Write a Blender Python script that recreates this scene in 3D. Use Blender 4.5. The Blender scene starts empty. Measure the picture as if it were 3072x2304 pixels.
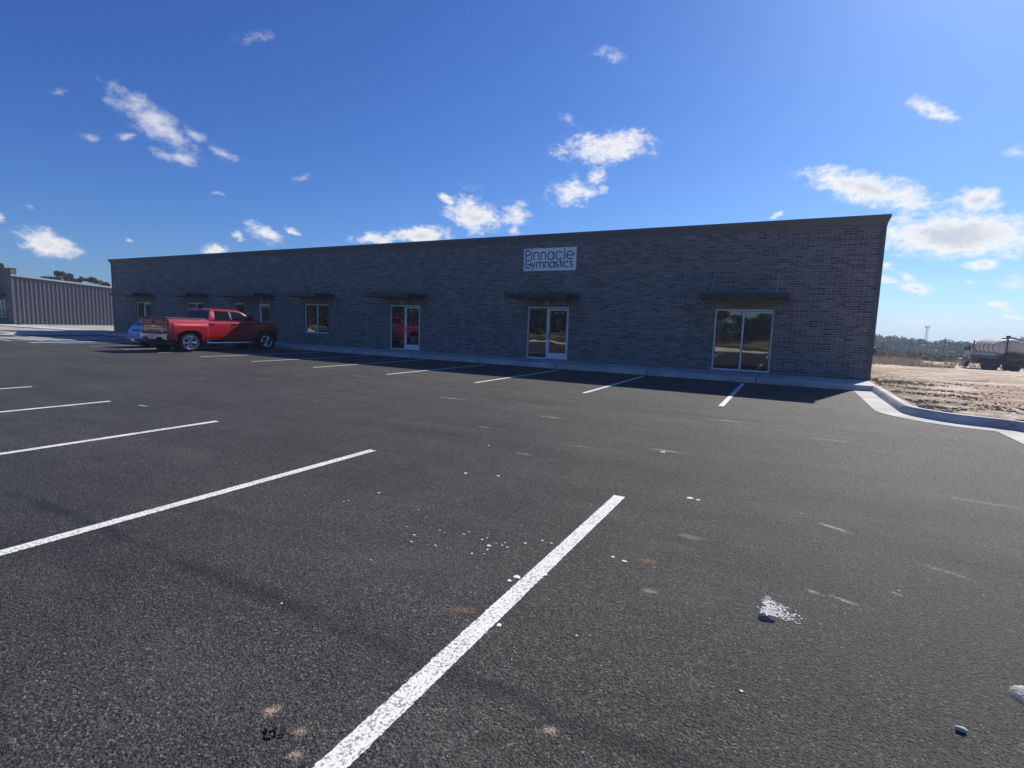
import bpy, math, random
from mathutils import Vector, Matrix, noise

PI = math.pi
K = 1.125                      # calibrated units -> metres
SC = bpy.context.scene
COL = SC.collection
rnd = random.Random(7)

# ------------------------------------------------------------------ helpers
def smooth(a, b, v):
    t = min(1.0, max(0.0, (v - a) / (b - a)))
    return t * t * (3 - 2 * t)

def interp(pts, v):
    if v <= pts[0][0]: return pts[0][1]
    for (a, fa), (b, fb) in zip(pts, pts[1:]):
        if v <= b: return fa + (fb - fa) * (v - a) / (b - a)
    return pts[-1][1]

def frange(a, b, st):
    n = max(1, int(round((b - a) / st)))
    return [a + (b - a) * i / n for i in range(n + 1)]

class MB:
    def __init__(s): s.v = []; s.f = []
    def add(s, vs, fs):
        o = len(s.v); s.v += [tuple(v) for v in vs]; s.f += [tuple(i + o for i in f) for f in fs]; return s
    def box(s, x0, x1, y0, y1, z0, z1):
        return s.add([(x0,y0,z0),(x1,y0,z0),(x1,y1,z0),(x0,y1,z0),(x0,y0,z1),(x1,y0,z1),(x1,y1,z1),(x0,y1,z1)],
                     [(3,2,1,0),(4,5,6,7),(0,1,5,4),(1,2,6,5),(2,3,7,6),(3,0,4,7)])
    def prism(s, pts, axis, a, b):
        """polygon pts (2D) extruded along axis from a to b"""
        def P(p, t):
            return (t, p[0], p[1]) if axis == 'x' else (p[0], t, p[1]) if axis == 'y' else (p[0], p[1], t)
        n = len(pts)
        return s.add([P(p, a) for p in pts] + [P(p, b) for p in pts],
                     [tuple(range(n)), tuple(range(2*n-1, n-1, -1))] + [(i, i+n, (i+1) % n + n, (i+1) % n) for i in range(n)])
    def grid(s, rows):
        nr, nc = len(rows), len(rows[0])
        return s.add([p for r in rows for p in r],
                     [(i*nc+j, i*nc+j+1, (i+1)*nc+j+1, (i+1)*nc+j) for i in range(nr-1) for j in range(nc-1)])
    def tube(s, pts, r, n=8, r2=None, cap=True):
        pts = [Vector(p) for p in pts]; rings = []
        for i, p in enumerate(pts):
            d = (pts[min(i+1, len(pts)-1)] - pts[max(i-1, 0)]).normalized()
            u = d.orthogonal().normalized() if i == 0 else (u - d * u.dot(d)).normalized()
            w = d.cross(u)
            rr = r if r2 is None else r + (r2 - r) * i / (len(pts) - 1)
            rings.append([p + u * rr * math.cos(2*PI*k/n) + w * rr * math.sin(2*PI*k/n) for k in range(n)])
        o = len(s.v); s.v += [tuple(p) for R in rings for p in R]
        for i in range(len(rings)-1):
            for k in range(n):
                s.f.append((o+i*n+k, o+i*n+(k+1) % n, o+(i+1)*n+(k+1) % n, o+(i+1)*n+k))
        if cap:
            s.f.append(tuple(o+k for k in range(n-1, -1, -1))); s.f.append(tuple(o+(len(rings)-1)*n+k for k in range(n)))
        return s
    def lathe(s, prof, n=32, c=(0, 0, 0), axis='x'):
        """profile (t along axis, radius)"""
        o = len(s.v)
        for t, r in prof:
            for k in range(n):
                a = 2*PI*k/n; u, w = r*math.cos(a), r*math.sin(a)
                s.v.append((c[0]+t, c[1]+u, c[2]+w) if axis == 'x' else (c[0]+u, c[1]+t, c[2]+w) if axis == 'y' else (c[0]+u, c[1]+w, c[2]+t))
        for i in range(len(prof)-1):
            for k in range(n):
                s.f.append((o+i*n+k, o+(i+1)*n+k, o+(i+1)*n+(k+1) % n, o+i*n+(k+1) % n))
        return s
    def build(s, name, mat, parent=None, smooth_deg=None, bevel=0, fix=True, at=None):
        me = bpy.data.meshes.new(name)
        vs = s.v if at is None else [(v[0]-at[0], v[1]-at[1], v[2]-at[2]) for v in s.v]
        me.from_pydata(vs, [], s.f); me.update()
        if fix:
            import bmesh
            bm = bmesh.new(); bm.from_mesh(me)
            bmesh.ops.recalc_face_normals(bm, faces=bm.faces); bm.to_mesh(me); bm.free()
        me.materials.append(mat)
        if smooth_deg:
            me.polygons.foreach_set('use_smooth', [True]*len(me.polygons))
            me.set_sharp_from_angle(angle=math.radians(smooth_deg))
        o = bpy.data.objects.new(name, me); COL.objects.link(o)
        if at is not None: o.location = at
        if parent is not None:
            o.parent = parent
            if parent.get('_w') and parent.parent is None: o.location = -parent.location
        if bevel:
            m = o.modifiers.new('bevel', 'BEVEL'); m.width = bevel; m.segments = 2; m.limit_method = 'ANGLE'
        return o

def tag(o, label=None, cat=None, group=None, kind=None):
    if label: o['label'] = label
    if cat: o['category'] = cat
    if group: o['group'] = group
    if kind: o['kind'] = kind
    return o

def empty(name, loc, label, cat, group=None, world_parts=True, rz=0, sc=1):
    o = bpy.data.objects.new(name, None); COL.objects.link(o)
    o.location = loc; o.rotation_euler = (0, 0, rz); o.scale = (sc, sc, sc); o.empty_display_size = .3
    if world_parts: o['_w'] = 1
    return tag(o, label, cat, group)

# ------------------------------------------------------------------ materials
class NT:
    def __init__(s, nt): s.nt = nt
    def n(s, typ, inp=None, **kw):
        nd = s.nt.nodes.new(typ)
        for k, v in kw.items(): setattr(nd, k, v)
        for k, v in (inp or {}).items():
            so = nd.inputs[k]
            if hasattr(v, 'is_output') or isinstance(v, bpy.types.NodeSocket): s.nt.links.new(v, so)
            else: so.default_value = v
        return nd
    def math(s, op, a, b=0.0, c=0.0, clamp=False):
        return s.n('ShaderNodeMath', {0: a, 1: b, 2: c}, operation=op, use_clamp=clamp).outputs[0]
    def vmath(s, op, a, b=(0, 0, 0)):
        nd = s.n('ShaderNodeVectorMath', {0: a}, operation=op)
        if op == 'SCALE':
            nd.inputs['Scale'].default_value = b; return nd.outputs[0]
        if isinstance(b, bpy.types.NodeSocket): s.nt.links.new(b, nd.inputs[1])
        else: nd.inputs[1].default_value = b
        return nd.outputs['Value'] if op in ('LENGTH', 'DOT_PRODUCT') else nd.outputs[0]
    def mix(s, f, a, b, blend='MIX'):
        nd = s.n('ShaderNodeMix', data_type='RGBA', blend_type=blend)
        for so, v in ((nd.inputs[0], f), (nd.inputs[6], a), (nd.inputs[7], b)):
            if isinstance(v, bpy.types.NodeSocket): s.nt.links.new(v, so)
            else: so.default_value = v if so == nd.inputs[0] else (*v[:3], 1)
        return nd.outputs[2]
    def step(s, v, a, b):
        nd = s.n('ShaderNodeMapRange', {0: v, 1: a, 2: b}, interpolation_type='SMOOTHSTEP'); return nd.outputs[0]
    def ramp(s, v, stops):
        nd = s.n('ShaderNodeValToRGB', {0: v}); e = nd.color_ramp.elements
        while len(e) < len(stops): e.new(.5)
        for el, (p, c) in zip(e, stops): el.position = p; el.color = (*c, 1) if len(c) == 3 else c
        return nd.outputs[0]
    def noise(s, vec, scale, detail=4, rough=.55, out=0):
        return s.n('ShaderNodeTexNoise', {'Vector': vec, 'Scale': scale, 'Detail': detail, 'Roughness': rough}).outputs[out]
    def map(s, vec, sc=(1, 1, 1), rot=(0, 0, 0), loc=(0, 0, 0), t='POINT'):
        return s.n('ShaderNodeMapping', {'Vector': vec, 'Location': loc, 'Rotation': rot, 'Scale': sc}, vector_type=t).outputs[0]

def newmat(name):
    m = bpy.data.materials.new(name); m.use_nodes = True
    nt = m.node_tree; b = nt.nodes['Principled BSDF']
    return m, NT(nt), b

def setp(b, **kw):
    for k, v in kw.items():
        k = {'col': 'Base Color', 'rough': 'Roughness', 'metal': 'Metallic', 'ior': 'IOR', 'coat': 'Coat Weight', 'coatr': 'Coat Roughness',
             'trans': 'Transmission Weight', 'normal': 'Normal', 'spec': 'Specular IOR Level', 'sss': 'Subsurface Weight'}.get(k, k)
        so = b.inputs[k]
        if isinstance(v, bpy.types.NodeSocket): b.id_data.links.new(v, so)
        else: so.default_value = (*v, 1) if isinstance(v, tuple) and len(v) == 3 and so.type == 'RGBA' else v

def pmat(name, col, rough=.5, metal=0.0, vary=.12, nscale=6, bump=0.0, bscale=60, **kw):
    """plain material with a little procedural colour and gloss variation"""
    m, N, b = newmat(name)
    tc = N.n('ShaderNodeTexCoord').outputs['Object']
    nz = N.noise(tc, nscale, 5)
    f = N.math('MULTIPLY_ADD', nz, 2*vary, 1 - vary)
    c = N.n('ShaderNodeVectorMath', {0: col}, operation='SCALE'); b.id_data.links.new(f, c.inputs['Scale'])
    setp(b, col=c.outputs[0], rough=N.math('MULTIPLY_ADD', nz, .2, rough - .1, clamp=True), metal=metal, **kw)
    if bump:
        setp(b, normal=N.n('ShaderNodeBump', {'Height': N.noise(tc, bscale, 4), 'Strength': bump, 'Distance': .02}).outputs[0])
    return m

M = {}
def make_brick():
    m, N, b = newmat('dark_grey_brick')
    tc = N.n('ShaderNodeTexCoord').outputs['Object']
    sp = N.n('ShaderNodeSeparateXYZ', {0: tc})
    u = N.math('ADD', sp.outputs[0], sp.outputs[1])
    vec = N.n('ShaderNodeCombineXYZ', {0: u, 1: sp.outputs[2]}).outputs[0]
    wob = N.noise(vec, 9, 2); vec = N.vmath('ADD', vec, N.vmath('SCALE', N.n('ShaderNodeCombineXYZ', {0: wob, 1: wob}).outputs[0], .006))
    br = N.n('ShaderNodeTexBrick', {'Vector': vec, 'Scale': 1.0, 'Color1': (0,0,0,1), 'Color2': (1,1,1,1), 'Mortar': (0,0,0,1), 'Mortar Size': .0065,
             'Mortar Smooth': .12, 'Bias': 0.0, 'Brick Width': .262, 'Row Height': .0735})
    tint = N.ramp(br.outputs[0], [(0, (.056,.056,.060)), (.22, (.082,.081,.086)), (.36, (.125,.122,.125)), (.6, (.176,.169,.168)), (.8, (.205,.193,.188)), (.92, (.148,.146,.152)), (1, (.275,.265,.258))])
    n1 = N.noise(vec, 34, 5, .65); n2 = N.noise(vec, 1.1, 4); n3 = N.noise(tc, 140, 2)
    tint = N.mix(N.math('MULTIPLY', N.step(n1, .45, .7), .35), tint, (.19,.17,.155))
    tint = N.mix(N.math('MULTIPLY', N.step(n3, .3, .6), .18), tint, (.045,.043,.043))
    mort = N.mix(N.step(n1, .3, .7), (.45,.44,.43), (.34,.33,.325))
    c = N.mix(br.outputs[1], tint, mort)
    c = N.mix(N.math('MULTIPLY', N.step(n2, .35, .75), .25), c, (.24,.22,.20))
    # splashed dust close to the pavement, paler than the brick
    setp(b, col=c, rough=.88, spec=.3)
    hgt = N.math('SUBTRACT', N.math('MULTIPLY', n1, .35), br.outputs[1])
    setp(b, normal=N.n('ShaderNodeBump', {'Height': hgt, 'Strength': .8, 'Distance': .008}).outputs[0])
    return m

BLOBS = [  # x, y, rx, ry, rot, colour, amount : dust, mud and oil stains on the paving
    (.40,-13.65,.16,.05,-.5,(.50,.46,.40),.85), (.22,-14.83,.07,.03,-.5,(.55,.46,.34),.8), (.37,-14.85,.09,.03,-.4,(.50,.42,.32),.7),
    (-1.53,-16.88,.05,.045,.3,(.55,.42,.28),.75), (-1.37,-16.9,.04,.03,0,(.5,.40,.28),.65), (-1.30,-16.97,.03,.03,0,(.5,.42,.3),.6), (-.63,-16.46,.05,.035,.6,(.5,.42,.32),.7),
    (-.66,-14.93,.09,.05,.2,(.33,.19,.13),.5), (-1.33,-15.98,.13,.05,.4,(.30,.16,.11),.55), (-.55,-15.3,.08,.05,.1,(.4,.36,.3),.6),
    (-.5,-14.4,.14,.06,0,(.30,.29,.28),.5), (-1.2,-11.9,.3,.05,0,(.4,.38,.35),.75), (-3.2,-10.7,.35,.06,0,(.4,.38,.35),.55), (-5.5,-10.,.4,.09,0,(.42,.40,.37),.6),
    (1.2,-13.9,.5,.15,-.3,(.03,.03,.035),.75), (1.4,-14.2,.55,.08,-.4,(.03,.03,.035),.8), (.95,-14.1,.2,.04,-.4,(.4,.37,.33),.4), (1.6,-12.2,.5,.06,-.1,(.28,.27,.26),.5),
    (-8.6,-13.75,.16,.05,0,(.7,.68,.64),.9), (-2.5,-13.0,.16,.06,0,(.33,.32,.30),.5), (-3.6,-12.0,.2,.06,.1,(.33,.32,.30),.4), (-.8,-9.2,.5,.07,.1,(.4,.38,.34),.5),
    (.6,-9.9,.4,.06,0,(.4,.37,.33),.45), (-9.5,-8.3,.5,.1,0,(.36,.34,.31),.5), (-2.1,-12.3,.3,.04,.2,(.33,.31,.28),.5), (1.05,-14.75,.03,.02,0,(.6,.5,.35),.8), (.62,-14.6,.05,.02,-.5,(.5,.42,.32),.6)]

def asphalt_nodes(N, obj):
    """returns stone cells, coarse cells, stone tint, fine noise, pit mask (shared with the painted lines)"""
    v1 = N.n('ShaderNodeTexVoronoi', {'Vector': obj, 'Scale': 122.0, 'Randomness': 1.0})
    v2 = N.n('ShaderNodeTexVoronoi', {'Vector': obj, 'Scale': 62.0})
    cr = N.n('ShaderNodeSeparateColor', {0: v1.outputs['Color']}).outputs[0]
    fine = N.noise(obj, 82, 3, .7)
    pit = N.step(N.math('ADD', fine, N.math('MULTIPLY_ADD', N.noise(obj, 34, 3, .6), .5, -.25)), .56, .68)
    return v1, v2, cr, fine, pit

def make_asphalt():
    m, N, b = newmat('new_asphalt')
    obj = N.n('ShaderNodeTexCoord').outputs['Object']
    v1, v2, cr, fine, pit = asphalt_nodes(N, obj)
    c = N.ramp(cr, [(0, (.018,.0172,.0155)), (.45, (.048,.0462,.042)), (.84, (.084,.081,.074)), (.95, (.118,.114,.105)), (1, (.18,.174,.16))])
    c = N.mix(N.math('MULTIPLY', pit, .85), c, (.006,.006,.0065))
    big = N.noise(obj, .35, 5, .6); lane = N.noise(N.map(obj, sc=(.12, 1.6, 1)), 1.0, 5, .6); med = N.noise(obj, 2.4, 4, .6)
    f = N.math('ADD', N.math('MULTIPLY', big, 1.15), N.math('ADD', N.math('MULTIPLY', lane, .95), N.math('MULTIPLY', med, .65)))
    f = N.math('SUBTRACT', f, .34)
    sc = N.n('ShaderNodeVectorMath', {0: c}, operation='SCALE'); m.node_tree.links.new(f, sc.inputs['Scale']); c = sc.outputs[0]
    # dusty film, then the coarse open joint between two paving passes
    c = N.mix(N.math('MULTIPLY', N.step(N.noise(N.map(obj, sc=(.5, 1.3, 1)), 1.3, 6, .65), .5, .8), .16), c, (.25,.235,.215))
    sp = N.n('ShaderNodeSeparateXYZ', {0: obj})
    wob = N.math('MULTIPLY_ADD', N.noise(obj, 3, 4), .16, -.08)
    for y0, w in ((-16.38, .085), (-12.9, .12), (-9.4, .12)):
        dist = N.math('ABSOLUTE', N.math('ADD', N.math('ADD', sp.outputs[1], -y0), wob))
        jn = N.math('MULTIPLY', N.step(dist, w, 0.0), N.math('MULTIPLY', N.step(N.noise(obj, 1.7, 3), .3, .55), .55 if y0 < -15 else .12))
        c = N.mix(jn, c, (.006,.006,.007))
    rag = N.noise(obj, 42, 5, .75); rag2 = N.noise(obj, 11, 3)
    for x, y, rx, ry, ro, col, am in BLOBS:
        q = N.map(obj, loc=(x, y, 0), rot=(0, 0, ro), sc=(rx, ry, 1), t='TEXTURE')
        L = N.vmath('LENGTH', N.vmath('MULTIPLY', q, (1, 1, 0)))
        d = N.math('ADD', N.math('SUBTRACT', 1.0, L), N.math('MULTIPLY_ADD', rag, 2.4, -1.25))
        d = N.math('ADD', d, N.math('MULTIPLY_ADD', rag2, 1.6, -.8))
        c = N.mix(N.math('MULTIPLY', N.step(d, .1, .9), am), c, col)
    hgt = N.math('SUBTRACT', N.math('MULTIPLY_ADD', fine, -1.7, N.math('MULTIPLY', cr, .45)), N.math('ADD', N.math('MULTIPLY', v1.outputs['Distance'], .4), N.math('MULTIPLY', pit, .5)))
    setp(b, col=c, rough=N.math('MULTIPLY_ADD', cr, .22, .60), spec=.3)
    setp(b, normal=N.n('ShaderNodeBump', {'Height': hgt, 'Strength': 1.0, 'Distance': .011}).outputs[0])
    return m

def make_paint(name, col, wear=.55):
    m, N, b = newmat(name)
    obj = N.n('ShaderNodeTexCoord').outputs['Object']
    v1, v2, cr, fine, pit = asphalt_nodes(N, obj)
    patch = N.noise(obj, 3.5, 4)
    hole = N.math('MULTIPLY', N.step(N.math('ADD', fine, N.math('MULTIPLY', patch, .25)), .60, .74), N.step(v2.outputs['Distance'], .25, .5))
    c = N.mix(N.math('MULTIPLY', N.noise(obj, 25, 4), .3), col, (.55,.55,.54))
    c = N.mix(N.math('MULTIPLY', hole, wear + .2), c, (.05,.05,.052))
    setp(b, col=c, rough=.6)
    setp(b, normal=N.n('ShaderNodeBump', {'Height': N.math('SUBTRACT', fine, v2.outputs['Distance']), 'Strength': .4, 'Distance': .004}).outputs[0])
    return m

def make_concrete(name, col, joint=0):
    m, N, b = newmat(name)
    obj = N.n('ShaderNodeTexCoord').outputs['Object']
    n1 = N.noise(obj, 1.3, 6, .6); n2 = N.noise(obj, 45, 5, .7); n3 = N.noise(N.map(obj, sc=(1, 6, 6)), 3, 4)
    c = N.mix(N.step(n1, .3, .75), tuple(v*.78 for v in col), tuple(min(.8, v*1.12) for v in col))
    c = N.mix(N.math('MULTIPLY', N.step(n2, .5, .75), .3), c, tuple(v*.6 for v in col))
    c = N.mix(N.math('MULTIPLY', N.step(n3, .55, .8), .25), c, (.30,.25,.20))
    if joint:
        x = N.n('ShaderNodeSeparateXYZ', {0: obj}).outputs[0]
        fr = N.math('ABSOLUTE', N.math('SUBTRACT', N.math('FRACT', N.math('MULTIPLY_ADD', x, 1/joint, .5 + .79/joint)), .5))
        c = N.mix(N.step(fr, .006, .003), c, (.05,.05,.05))
    setp(b, col=c, rough=.85, spec=.3)
    setp(b, normal=N.n('ShaderNodeBump', {'Height': n2, 'Strength': .35, 'Distance': .006}).outputs[0])
    return m

def make_dirt():
    m, N, b = newmat('sandy_dirt')
    obj = N.n('ShaderNodeTexCoord').outputs['Object']
    st = N.map(obj, rot=(0, 0, -.25), sc=(.35, 1.6, 1))
    n1 = N.noise(st, 1.1, 7, .68); n2 = N.noise(obj, 9, 6, .7); n3 = N.noise(obj, .3, 4); n4 = N.noise(obj, 60, 4, .7)
    c = N.mix(N.step(n1, .36, .66), (.34,.24,.17), (.72,.62,.50))
    c = N.mix(N.math('MULTIPLY', N.step(n2, .45, .7), .6), c, (.78,.70,.59))
    c = N.mix(N.math('MULTIPLY', N.step(n3, .5, .68), .6), c, (.42,.25,.16))
    sp = N.n('ShaderNodeSeparateXYZ', {0: obj})
    c = N.mix(N.math('MULTIPLY', N.step(n4, .5, .68), .45), c, (.16,.12,.095))
    # mulch-like clods along the kerb
    clod = N.math('MULTIPLY', N.step(N.math('ADD', sp.outputs[0], N.math('MULTIPLY', N.noise(obj, .8, 3), 2.0)), 5.4, 3.2), N.step(N.noise(obj, 7, 5, .7), .40, .56))
    c = N.mix(N.math('MULTIPLY', clod, .8), c, (.11,.078,.058))
    setp(b, col=c, rough=.95, spec=.1)
    setp(b, normal=N.n('ShaderNodeBump', {'Height': N.math('ADD', n2, N.math('MULTIPLY', n4, .4)), 'Strength': .6, 'Distance': .05}).outputs[0])
    return m

def make_ground():
    m, N, b = newmat('field_ground')
    obj = N.n('ShaderNodeTexCoord').outputs['Object']
    sp = N.n('ShaderNodeSeparateXYZ', {0: obj}); y = sp.outputs[1]
    n1 = N.noise(obj, .12, 6, .6); n2 = N.noise(obj, 1.5, 6, .7)
    grass = N.mix(N.step(n2, .35, .7), (.050,.075,.022), (.10,.12,.04))
    tan = N.mix(N.step(n2, .35, .7), (.20,.155,.095), (.34,.28,.18))
    c = N.mix(N.step(n1, .42, .6), tan, grass)
    c = N.mix(N.step(y, -22.0, -22.6), c, grass)              # lawn beyond the far kerb of the lot
    wob = N.math('ADD', y, N.math('MULTIPLY_ADD', n1, 8.0, -4.0))
    c = N.mix(N.step(wob, -45, -46.5), c, tan)
    c = N.mix(N.step(wob, -68, -72), c, (.06,.06,.03))
    setp(b, col=c, rough=.95, spec=.1)
    setp(b, normal=N.n('ShaderNodeBump', {'Height': n2, 'Strength': .6, 'Distance': .2}).outputs[0])
    return m

def make_leaf(name, cols, trans=.25):
    m, N, b = newmat(name)
    geo = N.n('ShaderNodeNewGeometry'); obj = N.n('ShaderNodeTexCoord').outputs['Object']
    r = geo.outputs['Random Per Island']; n = N.noise(obj, .6, 3)
    c = N.ramp(N.math('ADD', N.math('MULTIPLY', r, .6), N.math('MULTIPLY_ADD', n, 1.0, -.3)), [(i/(len(cols)-1), cc) for i, cc in enumerate(cols)])
    setp(b, col=c, rough=.7, spec=.25)
    out = m.node_tree.nodes['Material Output']
    tr = N.n('ShaderNodeBsdfTranslucent', {'Color': c})
    mx = N.n('ShaderNodeMixShader', {0: trans, 1: b.outputs[0], 2: tr.outputs[0]})
    m.node_tree.links.new(mx.outputs[0], out.inputs[0])
    return m

def make_glass(name, ior, wave=.02, tint=(.006,.008,.011)):
    m, N, b = newmat(name)
    obj = N.n('ShaderNodeTexCoord').outputs['Object']
    setp(b, col=tint, rough=.015, ior=ior)
    setp(b, normal=N.n('ShaderNodeBump', {'Height': N.noise(N.map(obj, sc=(.7, .7, 1.6)), 1.6, 1), 'Strength': wave, 'Distance': .1}).outputs[0])
    return m

def make_carpaint(name, col, flake=.25):
    m, N, b = newmat(name)
    obj = N.n('ShaderNodeTexCoord').outputs['Object']
    fl = N.n('ShaderNodeTexVoronoi', {'Vector': obj, 'Scale': 900.0}); fr = N.n('ShaderNodeSeparateColor', {0: fl.outputs['Color']}).outputs[0]
    c = N.mix(N.math('MULTIPLY', fr, .35), col, tuple(min(1, v*1.7) for v in col))
    dust = N.math('MULTIPLY', N.step(N.noise(obj, 5, 5), .45, .8), .03)
    c = N.mix(dust, c, (.28,.24,.20))
    setp(b, col=c, rough=.38, metal=flake, coat=1.0, coatr=.04)
    return m

M['brick'] = make_brick(); M['asphalt'] = make_asphalt()
M['line'] = make_paint('white_road_paint', (.80,.80,.755)); M['blue_line'] = make_paint('blue_white_road_paint', (.45,.60,.82), .3)
M['walk'] = make_concrete('pavement_concrete', (.50,.495,.47), 3.05); M['kerb'] = make_concrete('kerb_concrete', (.54,.53,.50))
M['dirt'] = make_dirt(); M['ground'] = make_ground()
M['alu'] = pmat('clear_aluminium_frame', (.78,.79,.80), .40, .0, .05)
M['alu_shade'] = pmat('aluminium_groove', (.25,.26,.27), .45, .3)
M['glass'] = make_glass('reflective_shop_glass', 2.35)
M['awning'] = pmat('dark_bronze_metal', (.028,.030,.036), .45, .0, .15)
M['rod'] = pmat('steel_rod', (.50,.51,.53), .4, .6)
M['cornice'] = pmat('dark_grey_stucco', (.145,.148,.148), .85, 0, .12, 3, .2, 120)
M['trim'] = pmat('grey_metal_trim', (.10,.105,.105), .5, .2)
M['panel'] = pmat('grey_steel_panel', (.125,.128,.142), .5, 0, .08, 2)
M['roof'] = pmat('pale_roof_sheet', (.50,.52,.52), .45, .2)
M['box'] = pmat('grey_fixture', (.30,.30,.31), .6)
M['sign'] = pmat('white_sign_board', (.90,.90,.90), .45, 0, .03)
M['ink'] = pmat('navy_lettering', (.012,.016,.035), .5)
M['white'] = pmat('white_vinyl', (.62,.63,.65), .6)
M['black'] = pmat('black_plastic', (.012,.012,.013), .55)
M['rubber'] = pmat('tyre_rubber', (.018,.018,.018), .85, 0, .2, 20, .3, 90)
M['chrome'] = pmat('chrome', (.82,.83,.85), .12, 1.0, .03)
M['red'] = make_carpaint('dark_red_metallic_paint', (.36,.0012,.014), .1)
M['blue'] = make_carpaint('light_blue_metallic_paint', (.07,.26,.62), .2)
M['carglass'] = make_glass('tinted_car_glass', 1.36, .0)
M['lamp'] = pmat('dark_red_lens', (.10,.008,.010), .12, 0, .1, coat=1.0)
M['lens'] = pmat('clear_lens', (.55,.56,.58), .12, .2)
M['tonneau'] = pmat('black_vinyl_cover', (.045,.045,.047), .42, 0, .15)
M['tank'] = pmat('beige_poly_tank', (.58,.475,.385), .55, 0, .12, 1.5)
M['truckwhite'] = pmat('dusty_white_truck_paint', (.33,.315,.29), .5, 0, .2)
M['rust'] = pmat('rusty_dark_steel', (.07,.042,.034), .8, .1, .3)
M['chassis'] = pmat('dirty_chassis', (.026,.027,.030), .8, 0, .3)
M['bark'] = pmat('pine_bark', (.13,.085,.06), .9, 0, .3, 4)
M['pine'] = make_leaf('pine_needles', [(.028,.030,.014), (.055,.058,.026), (.11,.095,.055), (.07,.065,.03)])
M['woods'] = make_leaf('far_tree_leaves', [(.022,.032,.016), (.045,.058,.028), (.085,.085,.045), (.05,.06,.03)], .2)
M['scrub'] = make_leaf('scrub_leaves', [(.022,.030,.014), (.055,.060,.028), (.13,.10,.065), (.17,.135,.085), (.06,.065,.03)], .25)
M['drygrass'] = make_leaf('dry_grass_blades', [(.15,.11,.075), (.25,.19,.135), (.33,.265,.195)], .3)
M['clod'] = pmat('brown_clods', (.13,.092,.068), .95, 0, .35, 8)
M['steel'] = pmat('galvanised_steel', (.35,.36,.38), .5, .4)
M['wood'] = pmat('weathered_pole_wood', (.12,.10,.085), .9)
M['plastic'] = make_leaf('crumpled_white_plastic', [(.84,.83,.79), (.86,.85,.83)], .35)
M['pebble'] = pmat('pale_pebble', (.55,.52,.47), .8)
M['fleck'] = pmat('white_paint_fleck', (.72,.71,.66), .7, 0, .2)
M['silverp'] = pmat('silver_paint_splash', (.42,.43,.43), .7, 0, .5, 60)
M['navyp'] = pmat('navy_paint_splash', (.010,.012,.045), .95, 0, .2, spec=.05)

pm = M['plastic'].node_tree; PN = NT(pm); so = pm.nodes['Material Output'].inputs[0]; src = so.links[0].from_socket
mxp = PN.n('ShaderNodeMixShader', {0: .45}); pm.links.new(src, mxp.inputs[1]); pm.links.new(PN.n('ShaderNodeBsdfTransparent').outputs[0], mxp.inputs[2]); pm.links.new(mxp.outputs[0], so)
# ------------------------------------------------------------------ terrain
def T(x, y):
    z = interp([(-170, -1.2), (-60, 0), (2, 0), (10, -.05), (20, -.4), (41, -1.1), (69, -1.5), (110, -3.4), (200, -6.6), (1200, -7.2)], y)
    return z * (smooth(-50, -8, x) if y > 0 else 1)

def axis(fine, far, grow=1.25):
    a = sorted(set(fine)); st = a[1]-a[0]
    while a[-1] < far: st *= grow; a.append(min(far, a[-1]+st))
    st = a[1]-a[0]; lo = []
    v = a[0]
    while v > -far: st *= grow; v = max(-far, v-st); lo.append(v)
    return lo[::-1] + a

xs = axis(frange(-80, 60, 5), 1200); ys = axis(frange(-80, 260, 5), 1200)
tag(MB().grid([[(x, y, T(x, y) - .12) for x in xs] for y in ys]).build('ground', M['ground'], smooth_deg=80, fix=False), kind='structure')

LOTX0, LOTX1, LOTY = -78.0, 3.36, -22.4
m = MB().add([(LOTX0, LOTY, 0), (LOTX1, LOTY, 0), (LOTX1, -1.9, 0), (LOTX0, -1.9, 0)], [(0, 1, 2, 3)])
tag(m.build('parking_lot', M['asphalt'], fix=False), kind='structure')

# dirt lot right of the kerb, displaced
XK = [(-7.6, 3.52), (-7.3, 3.45), (-7.14, 3.0), (-6.95, 2.72), (-6.4, 2.26), (-5.7, 2.1), (-5, 2.07), (80, 2.07)]
us = frange(0, 5, .05); st = .05
while us[-1] < 34: st *= 1.07; us.append(us[-1]+st)
dys = frange(-22.4, -8, .4) + frange(-7.94, 9, .06); st = .06
while dys[-1] < 78: st *= 1.035; dys.append(dys[-1]+st)
rows = []
for y in dys:
    r = []
    xk = interp(XK, y)
    for u in us:
        x = xk + u
        z = T(x, y) + .105 * (1 - smooth(15, 40, y))
        edge = smooth(0, .25, u)
        z += edge * (.05*noise.noise((x*.5, y*1.3, 0)) + .03*noise.noise((x*1.1+y*.4, y*2.4-x*.5, 3)) + .022*abs(noise.noise((x*4, y*5, 1)))
                     + .018*noise.noise((x*9, y*9, 5)) * (1 - smooth(2.5, 5, u+abs(y)*.1) * .6))
        rut = (y - .18*x - 2.0)
        z -= edge * .035 * (math.exp(-((rut % 2.3) - 1.1)**2 / .03)) * smooth(1.5, 3, u) * (1 + noise.noise((x*.3, y*.3, 9)))
        z -= .35 * max(smooth(24, 33, u), smooth(66, 77, y)) + .02
        r.append((x, y, z))
    rows.append(r)
tag(MB().grid(rows).build('dirt', M['dirt'], smooth_deg=50, fix=False), kind='structure')

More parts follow.
